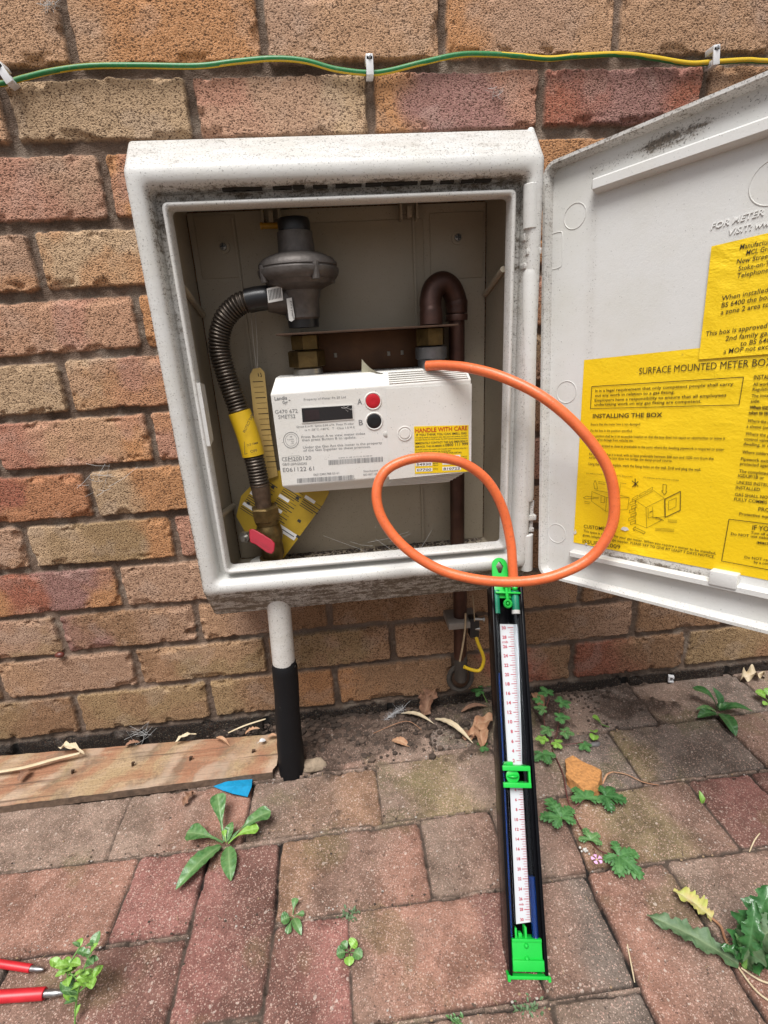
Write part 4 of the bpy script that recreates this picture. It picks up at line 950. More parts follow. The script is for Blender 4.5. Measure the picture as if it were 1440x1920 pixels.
# ---- paper and card tags inside the box
TG = simple('tag_yellow', (.42, .27, .015), .5, var=.15); 
m = MB(); tp = Plane(onY(520, 960, -.050), nrm((.05, -1, .1)))
tp.slab(m, [(496, 884), (560, 880), (618, 922), (606, 945), (532, 1046), (468, 1012), (443, 968), (452, 930)], .0006, 0)
c_, s_ = math.cos(math.radians(33)), math.sin(math.radians(33))
def tr(a, b_): return (520+a*c_-b_*s_, 955+a*s_+b_*c_)
for k in range(14):
    y = -48+k*8.2
    for x0 in (-60, -12, 30):
        x1 = x0+38
        ok = lambda p: 448 < p[0] < 606 and 890 < p[1] < 1040 and (p[0]-443)*1.0+(1010-p[1])*1.2 > 12 and (p[0]-532)*101+(p[1]-1046)*86 < -500
        if ok(tr(x0, y)) and ok(tr(x1, y)):
            if (k+x0) % 3 == 0: tp.poly(m, [tr(x0, y-4), tr(x0+22, y-4), tr(x0+22, y+2), tr(x0, y+2)], 2, .0008); tp.line(m, [tr(x0+25, y-1), tr(x1, y-1)], .9, 1, .0008)
            else: tp.line(m, [tr(x0, y-2.4), tr(x1, y-2.4)], 1.7, 1, .0008); tp.line(m, [tr(x0, y+1.6), tr(x1-8, y+1.6)], 1.3, 1, .0008)
for a, b_ in ((-30, -30), (20, -38), (46, -4), (60, 22), (-52, 20)):
    q = tr(a, b_)
    if 450 < q[0] < 600: tp.poly(m, [(q[0]-4, q[1]), (q[0]-1, q[1]-4), (q[0]+4, q[1]-1), (q[0]+2, q[1]+4)], 1, .0009)
tp.poly(m, [tr(10, 20), tr(58, 20), tr(58, 32), tr(10, 32)], 2, .0008); tp.line(m, [tr(14, 26), tr(54, 26)], 1.6, 1, .0010)
tag(m.build('warning_tag', [TG, INK, MATS['paper_white']], None, 0, origin=onY(520, 960, -.05)), 'yellow printed warning card tucked behind the brass valve', 'tag')
CT = thing('card_tag', onY(490, 790, -.04), 'narrow cream card tag with ruled lines hanging behind the ribbed hose', 'tag')
m = MB(); tp = Plane(onY(490, 790, -.045), nrm((.1, -1, .05)))
tp.slab(m, [(468, 704), (474, 692), (488, 689), (496, 698), (506, 800), (521, 892), (498, 900), (488, 860), (476, 780)], .0005, 0)
for k in range(17):
    v = 716+k*10; u = 471+k*1.75; tp.line(m, [(u+3, v), (u+22, v-1)], .7 if k % 3 else 1.5, 1, .0007)
tp.line(m, [(484, 700), (485, 706)], 1.5, 1, .0007); tp.line(m, [(488, 699), (491, 706), (488, 706)], 1.2, 1, .0007)
m.build('card', [simple('cream_card', (.50, .34, .11), .7, var=.15), BROWNINK], CT, 0)
m = MB(); m.tube([onY(u, v, -.04) for u, v in ((470, 575), (474, 630), (481, 694))], .0005, 5); m.tube([onY(u, v, -.04) for u, v in ((478, 578), (482, 640), (483, 694))], .0005, 5); m.build('string', simple('pale_string', (.5, .46, .4), .8), CT)
m = MB(); a = onY(676, 700, -.078); vs = []; 
for i in range(9):
    t = i/8; 
    for k in range(3):
        p0 = onY(678+t*40, 699-(1-t)**2*26*(k/2), -.078-.008*math.sin(t*2)); vs.append(p0+[0, -.004*k/2, 0])
m.add(vs, [(i*3+k, (i+1)*3+k, (i+1)*3+k+1, i*3+k+1) for i in range(8) for k in range(2)], 0)
tag(m.build('curled_label', simple('cream_label', (.55, .52, .38), .6), None, origin=a), 'scrap of cream label curling up behind the top edge of the meter', 'label')
m = MB(); p = onY(509, 423, -.035); m.tube([p-[.011, 0, 0], p-[.009, 0, 0], p+[.012, .002, 0]], [.003, .0036, .0036], 10); m.lathe(p-[.014, 0, 0], (1, 0, 0), [(0, .0042), (.003, .0042)], 10)
tag(m.build('yellow_plug', simple('plug_amber', (.50, .26, .012), .4), None, origin=p), 'small amber plug held in the clip beside the regulator cap', 'plug')

# ================================================================== ORANGE TUBE AND MANOMETER
RH = thing('rubber_tube', onY(960, 1090, -.185), 'orange rubber tube looping from the meter across the door to the pressure gauge', 'tube')
hp = [(800, 686, -.092), (830, 685, -.105), (880, 690, -.130), (945, 708, -.160), (1020, 746, -.190), (1088, 805, -.212), (1138, 875, -.228), (1152, 940, -.236), (1144, 995, -.240), (1108, 1045, -.240), (1050, 1076, -.238), (985, 1090, -.232), (905, 1088, -.222), (825, 1068, -.206), (760, 1027, -.190), (718, 975, -.176), (706, 925, -.166), (722, 884, -.158), (765, 862, -.153), (820, 858, -.151), (872, 870, -.153), (915, 903, -.157), (943, 955, -.162), (957, 1015, -.170), (961, 1060, -.178), (963, 1090, -.184)]
m = MB(); m.tube(cr_spline([onY(*q) for q in hp], 12), .0064, 20)
ro, N, L, P = newmat('orange_rubber'); n = noisetex(N, L, 40, 5, .7); n2 = noisetex(N, L, 260, 4, .7)
c = mixc(N, L, ramp(N, L, n, .35, .7), (.70, .150, .045), (.60, .115, .035)); c = mixc(N, L, mth(N, L, 'MULTIPLY', ramp(N, L, n2, .56, .70), .55), c, (.30, .075, .04))
L.new(c, P.inputs['Base Color']); P.inputs['Roughness'].default_value = .36; P.inputs['Specular IOR Level'].default_value = .5; bump(N, L, P, n2, .0004)
m.build('tube', ro, RH, smooth=60)

GB = np.array([.5350, -.4420, .002]); GTp = np.array([.5870, -.1850, .338])
ga = nrm(GTp-GB); gw = nrm(np.array([1., -.02, 0])-np.array([1., -.02, 0])@ga*ga); gn = np.cross(gw, ga); GL = np.linalg.norm(GTp-GB)
GT = (GB, gw, ga, gn); GP = Plane(GB, gn, 0)
MAN = thing('manometer', GB, 'black U-gauge manometer with white millibar scale and lime green clips leaning against the box', 'manometer')
GBLK = simple('gauge_black', (.004, .004, .005), .2, var=.1, spec=.12)
GREEN = simple('lime_green_plastic', (.010, .44, .045), .32, var=.08, spec=.5)
hw, dp = .0212, .030
def gpart(name, mats, fn, smooth=30):
    M = MB(GT); fn(M); return M.build(name, mats, MAN, smooth)
def ch(M):
    M.box(-hw, -hw+.0035, .002, GL, -dp, 0, 0, .0006); M.box(hw-.0035, hw, .002, GL, -dp, 0, 0, .0006); M.box(-hw+.003, hw-.003, .002, GL, -dp, -dp+.004, 0, .0004)
    M.box(hw-.009, hw-.003, .03, GL-.012, -dp+.003, -.005, 0, .0008)
gpart('channel_case', GBLK, ch)
def gt(v, u=960):                                             # t coordinate of a photograph row on the gauge face
    return float((GP.p(u, v)-GB)@ga)
def gs(u, v): return float((GP.p(u, v)-GB)@gw)
PAPER = simple('scale_white', (.50, .515, .53), .4, var=.03)
REDINK = simple('crimson_print', (.36, .02, .05), .5, var=.02)
SCP = Plane(GB, gn, -.0105)
def up(x, y): return (x/3.4286+680, y/3.4286+1020)
def lo(x, y): return (x/4.174+900, y/4.174+1400)
for (pts, nums, fz, xr, labs) in (([up(878, 515), up(992, 518), up(1032, 1425), up(932, 1425)], [541, 601, 661, 720, 781, 841, 901, 961, 1022, 1083, 1144, 1206, 1269, 1331, 1393], up, lambda y: 893+(y-541)*.0685, [30, 28, 26, 24, 22, 20, 18, 16, 14, 12, 10, 8, 6, 4, 2]),
                                  ([lo(232, 300), lo(340, 296), lo(399, 1368), lo(281, 1385)], [338, 415, 492, 570, 646, 723, 800, 877, 956, 1033, 1112, 1190, 1272, 1352], lo, lambda y: 257+(y-338)*.055, [4, 6, 8, 10, 12, 14, 16, 18, 20, 22, 24, 26, 28, 30])):
    m = MB(); SCP.slab(m, pts, .0012, 0)
    gap = 1
    for y, lb in zip(nums, labs):
        w = 27 if lb > 9 else 14
        dy = -1 if fz is up else -2
        ax = xr(y)+(0 if lb > 9 else 12)
        SCP.text(m, str(lb), fz(ax, y+9), fz(ax+w, y+8), 19/(3.43 if fz is up else 4.17), 1, .03, lift=.0016)
    yb_ = 630 if fz is up else 1230
    SCP.text(m, 'mb', fz(xr(yb_)-2, yb_+8), fz(xr(yb_)+34, yb_+7), 15/(3.43 if fz is up else 4.17), 1, .015, lift=.0016)
    for a_, b_ in zip(nums[:-1], nums[1:]):
        for k in range(4):
            y = a_+(b_-a_)*k/4; x = xr(y); x2 = x+(72 if fz is up else 73)
            x1 = x+(36 if k == 0 else (52 if k != 2 else 46))
            SCP.line(m, [fz(x1, y-2), fz(x2+4, y-3)], 1.25 if k == 0 else .75, 1, .0016)
    y = nums[-1]; x = xr(y); SCP.line(m, [fz(x+36, y-2), fz(x+76, y-3)], .75, 1, .0016)
    m.build('scale_plate', [PAPER, REDINK], MAN, 0)
gl, N, L, P = newmat('clear_tube'); P.inputs['Base Color'].default_value = (.93, .97, 1, 1); P.inputs['Roughness'].default_value = .05; P.inputs['Transmission Weight'].default_value = 1; P.inputs['IOR'].default_value = 1.28; P.inputs['Specular IOR Level'].default_value = .8
BLUE = simple('blue_fluid', (.004, .030, .16), .15, var=.05)
TEAL = simple('teal_plug', (.012, .22, .12), .35, var=.1)
def tubeat(name, s0, zt, zb, liq):
    def f(M): M.tube([(s0, gt(zb), -.0055), (s0, gt(zt), -.0055)], .0040, 18)
    o = gpart(name, gl, f, 60); return o
tR, tLf = .0128, -.0150
tubeat('glass_tube', .0105, 1142, 1760, None); tubeat('glass_tube', -.0155, 1142, 1760, None)
gpart('coloured_fluid', BLUE, lambda M: M.tube([(.0110, gt(1765), -.0055), (.0110, gt(1645), -.0055)], .0030, 14), 60)
gpart('coloured_fluid', BLUE, lambda M: M.tube([(-.0160, gt(1765), -.0075), (-.0160, gt(1262), -.0075)], .0018, 14), 60)
gpart('tube_plug', TEAL, lambda M: (M.tube([(.0110, gt(1146), -.0055), (.0110, gt(1106), -.0055)], .0052, 14), M.tube([(.0110, gt(1150), -.0055), (.0110, gt(1143), -.0055)], .0056, 14, 1)), 60)
gpart('tube_plug', TEAL, lambda M: M.tube([(-.0145, gt(1150), -.0055), (-.0145, gt(1106), -.0055)], .0045, 14), 60)
for s_o in (MAN.children[-1], MAN.children[-2]):
    if len(s_o.data.materials) < 2: s_o.data.materials.append(MATS['label_white'])
def topf(M):
    t = gt(1112, 960); M.box(-.0165, .0165, t-.001, t+.0012, -.010, .0025, 0, .0004); M.tube([(-.002, t+.008, .001), (-.001, t-.010, .001)], .0022, 10)
    pts = [(-.001+.0045*math.cos(k*math.pi/8), t-.0145+.0045*math.sin(k*math.pi/8), .0015) for k in range(17)]; M.tube(pts, .0018, 8); M.ball((-.001, t-.0145, .001), .0024, 8); M.ball((-.002, t+.010, .001), .0042, 10)
    M.ball((.010, t+.007, .0), .0040, 10)
gpart('green_stopper', GREEN, topf)
def hook(M):
    # flat hanging tab with a keyhole in it
    t0 = GL-.004; w = .0105; cx = -.0075; T = .044; n = 24
    out = [(cx-w, t0)]+[(cx+w*math.cos(a), t0+T-w+w*math.sin(a)) for a in np.linspace(math.pi, 0, n)]+[(cx+w, t0)]
    # keyhole: ring of the same count so the tab is bridged without a filled middle
    k = len(out); hc = (cx, t0+T-.015); inn = []
    for i in range(k):
        d = nrm(np.array([out[i][0]-hc[0], out[i][1]-hc[1]])); r = .0056 if d[1] < .35 else .0056+.0024*max(0, 1-abs(d[0])*1.8)
        inn.append((hc[0]+d[0]*r, hc[1]+d[1]*r*1.25))
    vs = [(x, y, -.010) for x, y in out]+[(x, y, -.010) for x, y in inn]+[(x, y, -.006) for x, y in out]+[(x, y, -.006) for x, y in inn]
    fs = []
    for i in range(k):
        j = (i+1) % k
        fs += [(i, j, k+j, k+i), (2*k+i, 2*k+j, 3*k+j, 3*k+i), (i, j, 2*k+j, 2*k+i), (k+i, k+j, 3*k+j, 3*k+i)]
    M.add(vs, fs, 0); M.box(cx-.0106, cx-.004, t0+.008, t0+.011, -.011, -.0045, 0, .0004); M.box(cx-.011, cx+.013, t0-.012, t0+.004, -.012, -.004, 0, .0005)
gpart('hanging_tab', GREEN, hook)
def midf(M):
    ta, tb = gt(1438), gt(1474)
    M.box(-.0185, .0150, ta-.004, ta+.0015, -.012, .0022, 0, .0006); M.box(-.0185, .0150, tb-.0015, tb+.004, -.012, .0022, 0, .0006); M.box(.0125, .0150, tb, ta, -.010, .0015, 0, .0006)
    M.ball((-.006, (ta+tb)/2, -.004), .0078, 14, 0, (1, .3, 1)); 
    M.lathe((-.006, (ta+tb)/2, -.0045), (0, 0, 1), [(0, .0082), (.003, .0080), (.0035, .007)], 20); M.ball((-.006, (ta+tb)/2, -.001), .0020, 8)
    M.box(-.016, -.004, ta+.001, ta+.005, -.011, -.004, 0, .001)
gpart('zero_clip', GREEN, midf)
def botf(M):
    t1 = gt(1764, 990); M.box(-.0165, .0165, .010, t1, -.012, -.002, 0, .0008); M.box(-.0172, .0172, .006, .016, -.016, .001, 0, .0008)
    M.box(-.0165, .0165, t1-.002, t1+.001, -.014, -.001, 0, .0006)
    for t in (.40, .82): M.ball((-.001, .006+(t1-.006)*t, -.0015), .0026, 10)
    M.box(-.0125, -.010, t1, t1+.010, -.012, -.003, 0, .0004); M.box(-.0015, .001, t1, t1+.011, -.012, -.003, 0, .0004); M.box(-.008, -.004, t1, t1+.005, -.012, -.005, 0, .0008)
gpart('foot_clip', GREEN, botf)
def capf(M):
    M.box(-hw-.0003, hw+.0003, -.001, .0020, -dp-.0008, .0004, 0, .0004); M.box(hw-.001, hw+.002, -.004, .002, -.004, .002, 0, .0004); M.box(-hw-.002, -hw+.001, -.003, .003, -dp-.001, .001, 0, .0004)
gpart('end_cap', GREEN, capf)

# ================================================================== CABLE ON THE WALL
CB = thing('earth_cable', (.5, -.006, .98), 'green and yellow earth cable running along the wall above the box', 'cable')
cp_ = [(-420, 190), (-250, 158), (-90, 160), (0, 157), (45, 146), (100, 133), (170, 124), (260, 123), (370, 124), (440, 116), (510, 110), (570, 114), (630, 130), (690, 137), (730, 133), (790, 118), (860, 103), (920, 102), (980, 106), (1030, 110), (1085, 105), (1160, 102), (1220, 108), (1290, 119), (1335, 117), (1400, 113), (1440, 115), (1600, 118), (1750, 108), (1900, 112)]
m = MB(); pts = cr_spline([onY(u, v, -.0075) for u, v in cp_], 8); n0 = len(m.d)
m.tube(pts, .0031, 24)
for i in range(len(pts)):
    x = pts[i][0]
    # the sheath turns slowly: green faces out on the left, yellow on the right
    ph = np.interp(x, [-.3, .03, .3, .5, .62, .75, .85, 1.3], [.82, .80, .74, .74, .78, .86, .97, 1.0])
    for k in range(24): m.d[n0+i*24+k] = 1.0 if (abs(((k/24-ph+.5) % 1.0)-.5) < (.10 if x < .62 else .2) or abs(((k/24-ph) % 1.0)-.5) < .08) else 0.0
m.build('sheath', GY, CB, smooth=60)
CLIPW = simple('clip_white', (.72, .72, .72), .35, var=.08); NAIL = simple('nail_steel', (.5, .5, .5), .3, .9)
for (u, v, a, lab) in ((18, 146, .45, 'white cable clip tilted on the cable at the far left of the wall'), (692, 130, 0, 'white cable clip on the cable straight above the middle of the box'), (1331, 112, .12, 'white cable clip on the yellow stretch of cable at the upper right')):
    p = onY(u, v, -.005); C_ = thing('cable_clip', p, lab, 'cable clip', 'white clips holding the cable')
    ca, sa = math.cos(a), math.sin(a); T = (np.array(p), np.array([ca, 0, sa]), np.array([0, 1., 0]), np.array([-sa, 0, ca]))
    M = MB(T); M.box(-.0045, .0045, -.0095, .004, -.011, -.0035, 0, .0008); M.box(-.0045, .0045, -.0130, -.0108, -.0105, .009, 0, .0008); M.box(-.0045, .0045, -.0115, .004, -.0105, -.0045, 0, .0008); M.box(-.0045, .0045, -.0130, .004, .0040, .011, 0, .0010); M.build('saddle', CLIPW, C_)
    M = MB(T); M.lathe((0, .004, .0075), (0, -1, 0), [(0, .0014), (.0165, .0014), (.0167, .0024), (.0182, .0022), (.0187, .0012)], 12); M.build('nail', NAIL, C_)

def web(o_px, y, n, spread, seed, label):
    rg = random.Random(seed); M = MB(); c = onY(*o_px, y)
    for k in range(n):
        a = onY(o_px[0]+rg.gauss(0, spread), o_px[1]+rg.gauss(0, spread*.7), y-rg.uniform(0, .004)); b_ = onY(o_px[0]+rg.gauss(0, spread), o_px[1]+rg.gauss(0, spread*.7), y-rg.uniform(0, .004))
        M.tube([a, (a+b_)/2+[rg.gauss(0, .002), 0, -rg.uniform(0, .003)], b_], .00022, 3, caps=False)
    tag(M.build('cobweb', simple('web_white', (.55, .54, .52), .8), None, 60, origin=c), label, 'cobweb', 'wisps of cobweb')
web((652, 768), -.1045, 4, 7, 5, 'wisp of cobweb across the right end of the meter display')
web((730, 1010), -.05, 7, 34, 2, 'cobweb threads low in the box below the meter')
web((92, 8), -.003, 26, 12, 3, 'matted cobweb at the top left edge of the wall')
web((264, 1374), -.006, 16, 16, 4, 'cobweb in the black band above the plank')
web((930, 170), -.003, 9, 9, 5, 'small cobweb on the purple brick above the box')
web((185, 900), -.003, 14, 24, 6, 'cobweb smeared over the joint between the red and buff bricks at the left')
# ================================================================== GROUND OBJECTS
def wood_mat():
    m, N, L, P = newmat('stained_plank'); tc = N.new('ShaderNodeTexCoord').outputs['Object']
    gr = noisetex(N, L, 30, 6, .65, tc, (.25, 3.0, 3.0)); st = noisetex(N, L, 14, 4, .6, tc, (1, .5, 1)); fn = noisetex(N, L, 300, 4, .7, tc)
    c = mixc(N, L, ramp(N, L, st, .42, .56), (.38, .27, .14), (.33, .15, .08))
    c = mixc(N, L, mth(N, L, 'MULTIPLY', ramp(N, L, gr, .45, .62), .6), c, (.50, .36, .22)); c = mixc(N, L, mth(N, L, 'MULTIPLY', ramp(N, L, fn, .46, .66), .6), c, (.10, .06, .035))
    big = noisetex(N, L, 22, 5, .7, tc); c = mixc(N, L, mth(N, L, 'MULTIPLY', ramp(N, L, big, .50, .64), .7), c, (.12, .085, .055))
    wv = N.new('ShaderNodeTexWave'); wv.inputs['Scale'].default_value = 4.2; wv.inputs['Distortion'].default_value = 6; wv.inputs['Detail'].default_value = 4; wv.inputs['Detail Scale'].default_value = 2.5
    mp = N.new('ShaderNodeMapping'); mp.inputs['Rotation'].default_value = (0, 0, .75); L.new(tc, mp.inputs[0]); L.new(mp.outputs[0], wv.inputs[0])
    c = mixc(N, L, mth(N, L, 'MULTIPLY', mth(N, L, 'MULTIPLY', ramp(N, L, wv.outputs['Fac'], .60, .95), ramp(N, L, st, .40, .55)), .45), c, (.54, .44, .33)); c = mixc(N, L, mth(N, L, 'MULTIPLY', mth(N, L, 'MULTIPLY', ramp(N, L, wv.outputs['Fac'], .08, .28, (1, 1, 1, 1), (0, 0, 0, 1)), gr), .8), c, (.30, .11, .05))
    crk = noisetex(N, L, 26, 7, .6, tc, (.10, 2.4, 1.0)); c = mixc(N, L, mth(N, L, 'MULTIPLY', ramp(N, L, crk, .36, .42, (1, 1, 1, 1), (0, 0, 0, 1)), .8), c, (.07, .04, .025))
    c = mixc(N, L, .22, c, (.20, .13, .085))
    L.new(c, P.inputs['Base Color']); P.inputs['Roughness'].default_value = .85; bump(N, L, P, mth(N, L, 'ADD', gr, crk), .004, .8); return m
WOOD = wood_mat()
BDT = thing('timber_plank', (0, -.1, 0), 'old stained wooden plank lying along the foot of the wall on the left', 'plank')
m = MB(); xs = np.linspace(-.62, .234, 60); zt = .017
vs = []; rg = random.Random(2)
for i, x in enumerate(xs):
    e = 0 if i < 59 else 1; yb0 = min(-.010, -.046+.045*(.23-x))+rg.uniform(-.0009, .0009); yf0 = -.1295-.012*(.2-x)+rg.uniform(-.0009, .0009)
    xo = x-(.006 if i == 59 else 0)
    for (yy, zz) in ((yf0, .001), (yf0, zt-.003), (yf0+.002, zt-.0008)): vs.append((x-(.006 if i == 59 else 0), yy, zz))
    for k in range(1, 8):
        yy = yf0+(yb0-yf0)*k/8; vs.append((x, yy, zt+rg.uniform(-.0006, .0006)))
    for (yy, zz) in ((yb0-.002, zt-.0006), (yb0, zt-.003), (yb0, .001)): vs.append((x, yy, zz))
n = 13; fs = [(i*n+k, (i+1)*n+k, (i+1)*n+k+1, i*n+k+1) for i in range(59) for k in range(n-1)]+[tuple(59*n+k for k in range(n)), tuple(range(n))]
m.add(vs, fs, 0)
for q, f in enumerate(m.f):
    zz = [m.v[i][2] for i in f]
    if min(zz) < .006: m.m[q] = 1
m.build('plank', [WOOD, simple('weathered_edge', (.16, .105, .07), .9, 0, .5, 90, .002)], BDT, smooth=40)
for u, v, h in ((136, 1446, .006), (249, 1432, .007), (357, 1421, .006), (474, 1407, .005)):
    p = onZ(u, v+4, zt); s = MB(); s.tube([p, p+[.0012, 0, h], p+[.0045, -.001, h+.001]], [.0022, .002, .0014], 8); s.build('bent_nail', RUST, BDT)
# wedge of crumbling mortar beside the pipe foot
def blob(name, c, r, sc, mat, seed, label, cat, group=None, n=3, amp=.35, rot=0, flat=None, sharp=60):
    b_ = bmesh.new(); bmesh.ops.create_icosphere(b_, subdivisions=n, radius=1)
    for v in b_.verts:
        q = v.co*1.0; d = 1+amp*(mnoise.noise(q*1.3+Vector((seed, 0, 0))))+amp*.4*mnoise.noise(q*4+Vector((0, seed, 0)))
        v.co = Vector((q.x*d*sc[0]*r, q.y*d*sc[1]*r, max(q.z*d, -.6)*sc[2]*r))
    me = bpy.data.meshes.new(name); b_.to_mesh(me); b_.free(); me.materials.append(mat)
    for p in me.polygons: p.use_smooth = True
    me.set_sharp_from_angle(angle=math.radians(sharp))
    o = bpy.data.objects.new(name, me); COL.objects.link(o); o.location = (c[0], c[1], c[2]+.5*sc[2]*r); o.rotation_euler.z = rot
    return tag(o, label, cat, group)
blob('mortar_lump', onZ(590, 1438, 0), .020, (1.1, .6, .45), simple('pale_mortar', (.30, .23, .16), .95, bmp=.003, scale=150), 3, 'pale crumbling mortar lump at the foot of the black sleeve', 'mortar')
# soil crumbs by the wall: nobody could count them
m = MB(); rg = random.Random(9)
for k in range(2300):
    x = rg.gauss(.37, .10) if k % 3 else rg.uniform(.2, .85); y = -.004-abs(rg.gauss(0, .045))
    if x < .235 and y < -.04: continue
    r = rg.uniform(.0006, .0030) if rg.random() < .88 or x > .62 else rg.uniform(.003, .0065)
    m.ball((x, y, .001+r*.4), r, 5, rg.choice([0, 0, 1]), (1.2, 1, .7))
for k in range(260):
    m.ball((rg.uniform(-.3, 1.2), rg.uniform(-.5, -.01), .0015), rg.uniform(.0004, .0012), 5, rg.choice([0, 1, 2]), (1.2, 1, .6))
tag(m.build('soil_crumbs', [simple('soil_dark', (.055, .038, .028), .95), simple('soil_brown', (.11, .075, .055), .95), simple('grit_white', (.4, .36, .32), .8)], None), kind='stuff')
# broken brick piece
def frag():
    top = [(1060, 1428), (1075, 1424), (1128, 1450), (1122, 1478), (1094, 1486), (1062, 1458)]
    m = MB(); zt_ = .017
    T_ = [onZ(u, v-6, zt_) for u, v in top]; B0 = [np.array([p[0], p[1], 0])+np.array([0, -.004, 0]) for p in T_]; k = len(T_)
    m.add(T_+B0, [tuple(range(k)), tuple(range(k, 2*k))[::-1]]+[(i, (i+1) % k, k+(i+1) % k, k+i) for i in range(k)], 0)
    o = m.build('brick_fragment', simple('orange_brick_piece', (.52, .24, .075), .9, 0, .35, 240, .003), None, 30, origin=onZ(1095, 1470, 0))
    b_ = bmesh.new(); b_.from_mesh(o.data); bmesh.ops.triangulate(b_, faces=b_.faces[:]); bmesh.ops.subdivide_edges(b_, edges=b_.edges[:], cuts=5, use_grid_fill=True)
    for v in b_.verts:
        q = Vector(v.co); v.co += Vector((mnoise.noise(q*120), mnoise.noise(q*120+Vector((5, 0, 0))), mnoise.noise(q*120+Vector((0, 7, 0)))))*.0022
    b_.to_mesh(o.data); b_.free(); tag(o, 'broken piece of orange brick lying on the paving beside the gauge', 'brick piece')
frag()
# blue scrap
m = MB(); mp_ = [(400, 1474), (428, 1464), (473, 1460), (472, 1474), (464, 1494), (436, 1488), (418, 1482)]
Q = [onZ(u, v, .004+.003*(i % 2)) for i, (u, v) in enumerate(mp_)]; c0 = sum(Q)/len(Q)+np.array([0, 0, .003])
m.add(Q+[c0], [(i, (i+1) % 7, 7) for i in range(7)], 0); m.add([q-[0, 0, .0008] for q in Q], [tuple(range(7))], 0)
tag(m.build('plastic_scrap', simple('bright_blue_film', (.01, .26, .48), .3, var=.3, scale=120), None, 0, origin=c0), 'crumpled bright blue plastic scrap in front of the plank', 'scrap')
# white clip dropped on the paving
p = onZ(1257, 1278, 0); m = MB((np.array(p), np.array([.9, -.43, 0]), np.array([.43, .9, 0]), np.array([0, 0, 1.])))
m.box(-.005, .005, -.004, .004, 0, .003, 0, .0006); m.box(-.005, -.002, -.004, .004, .002, .012, 0, .0006); m.box(-.005, .005, -.004, .004, .0105, .0135, 0, .0006); m.box(.003, .005, -.004, .004, .009, .0115, 0, .0004)
tag(m.build('dropped_clip', CLIPW, None, origin=p), 'small white plastic clip dropped on the paving near the wall', 'clip')
# berry lodged in the wall joint
p = onY(112, 1228, -.004); m = MB(); m.ball(p, .0065, 14, 0, (1.2, .8, .8)); tag(m.build('dried_berry', simple('berry_brown', (.12, .03, .02), .4), None, 60, origin=p), 'small dark red berry lodged in a mortar joint low on the left', 'berry')

# ---- screwdrivers
def driver(pa, pb, pc, ra, rb, z, label):
    A = onZ(*pa, z); B = onZ(*pb, z); C0 = onZ(*pc, z); d = nrm(B-A); t = thing('screwdriver', A, label, 'screwdriver', 'red insulated screwdrivers')
    m = MB(); m.tube([A-d*.05, B-d*.001, B], [ra, ra, ra*.9], 18); m.build('red_sleeve', simple('screwdriver_red', (.58, .02, .03), .4, var=.2), t)
    m = MB(); e = nrm(C0-B); L_ = np.linalg.norm(C0-B); m.tube([B-e*.004, B+e*L_*.35, B+e*L_*.6, C0-e*.001, C0], [rb, rb, rb*.95, rb*.55, rb*.3], 14); m.build('steel_tip', simple('worn_steel', (.42, .42, .42), .35, .9, .5, 200), t)
    m = MB(); m.lathe(A-d*.16, d, [(0, .010), (.004, .014), (.03, .016), (.075, .013), (.09, .010), (.105, .013), (.11, .009), (.115, .0065)], 20); m.build('handle', MATS['screwdriver_red'], t)
driver((-20, 1804), (58, 1816), (82, 1818), .0042, .0030, .006, 'thin red screwdriver pointing right, the upper one at the lower left')
driver((-20, 1870), (84, 1863), (120, 1861), .0060, .0038, .008, 'thick red screwdriver pointing right, below the thinner one at the lower left')

# ---- plants
def mat_leaf(name, c1, c2, vein, rough=.42):
    m, N, L, P = newmat(name); at = N.new('ShaderNodeAttribute'); at.attribute_name = 'dirt'
    n = noisetex(N, L, 90, 4, .6); n2 = noisetex(N, L, 500, 3)
    c = mixc(N, L, ramp(N, L, n, .40, .62), c1, c2); c = mixc(N, L, mth(N, L, 'MULTIPLY', at.outputs['Fac'], .7), c, vein); bb = ramp(N, L, n2, .62, .72); c = mixc(N, L, mth(N, L, 'MULTIPLY', bb, .35), c, (.10, .08, .04))
    L.new(c, P.inputs['Base Color']); P.inputs['Roughness'].default_value = rough
    P.inputs['Subsurface Weight'].default_value = 0.0
    P.inputs['Transmission Weight'].default_value = 0.0
    bump(N, L, P, mth(N, L, 'ADD', n, mth(N, L, 'MULTIPLY', n2, .3)), .002, .5); return m
LG = mat_leaf('fresh_leaf', (.045, .13, .035), (.095, .205, .065), (.22, .33, .15), .34); LD = mat_leaf('dark_leaf', (.022, .085, .022), (.04, .13, .035), (.09, .20, .08), .28); LY = mat_leaf('lime_leaf', (.14, .30, .03), (.20, .38, .06), (.32, .48, .16), .36)
LH = mat_leaf('herb_leaf', (.035, .12, .03), (.065, .18, .045), (.10, .24, .08), .55); LGR = mat_leaf('grey_leaf', (.055, .11, .045), (.09, .15, .07), (.20, .26, .14), .6); LYL = mat_leaf('dying_leaf', (.36, .38, .08), (.42, .33, .13), (.42, .38, .22), .7)
DRY = mat_leaf('dry_leaf', (.33, .16, .085), (.40, .23, .13), (.48, .32, .2), .75); DRYP = mat_leaf('pale_dry_leaf', (.50, .40, .25), (.56, .47, .32), (.60, .5, .38), .75); DRYB = mat_leaf('brown_dry_leaf', (.15, .075, .045), (.24, .12, .07), (.3, .18, .11), .8)
STEMG = simple('green_stem', (.14, .28, .06), .5); STEMR = simple('red_stem', (.13, .04, .035), .5)
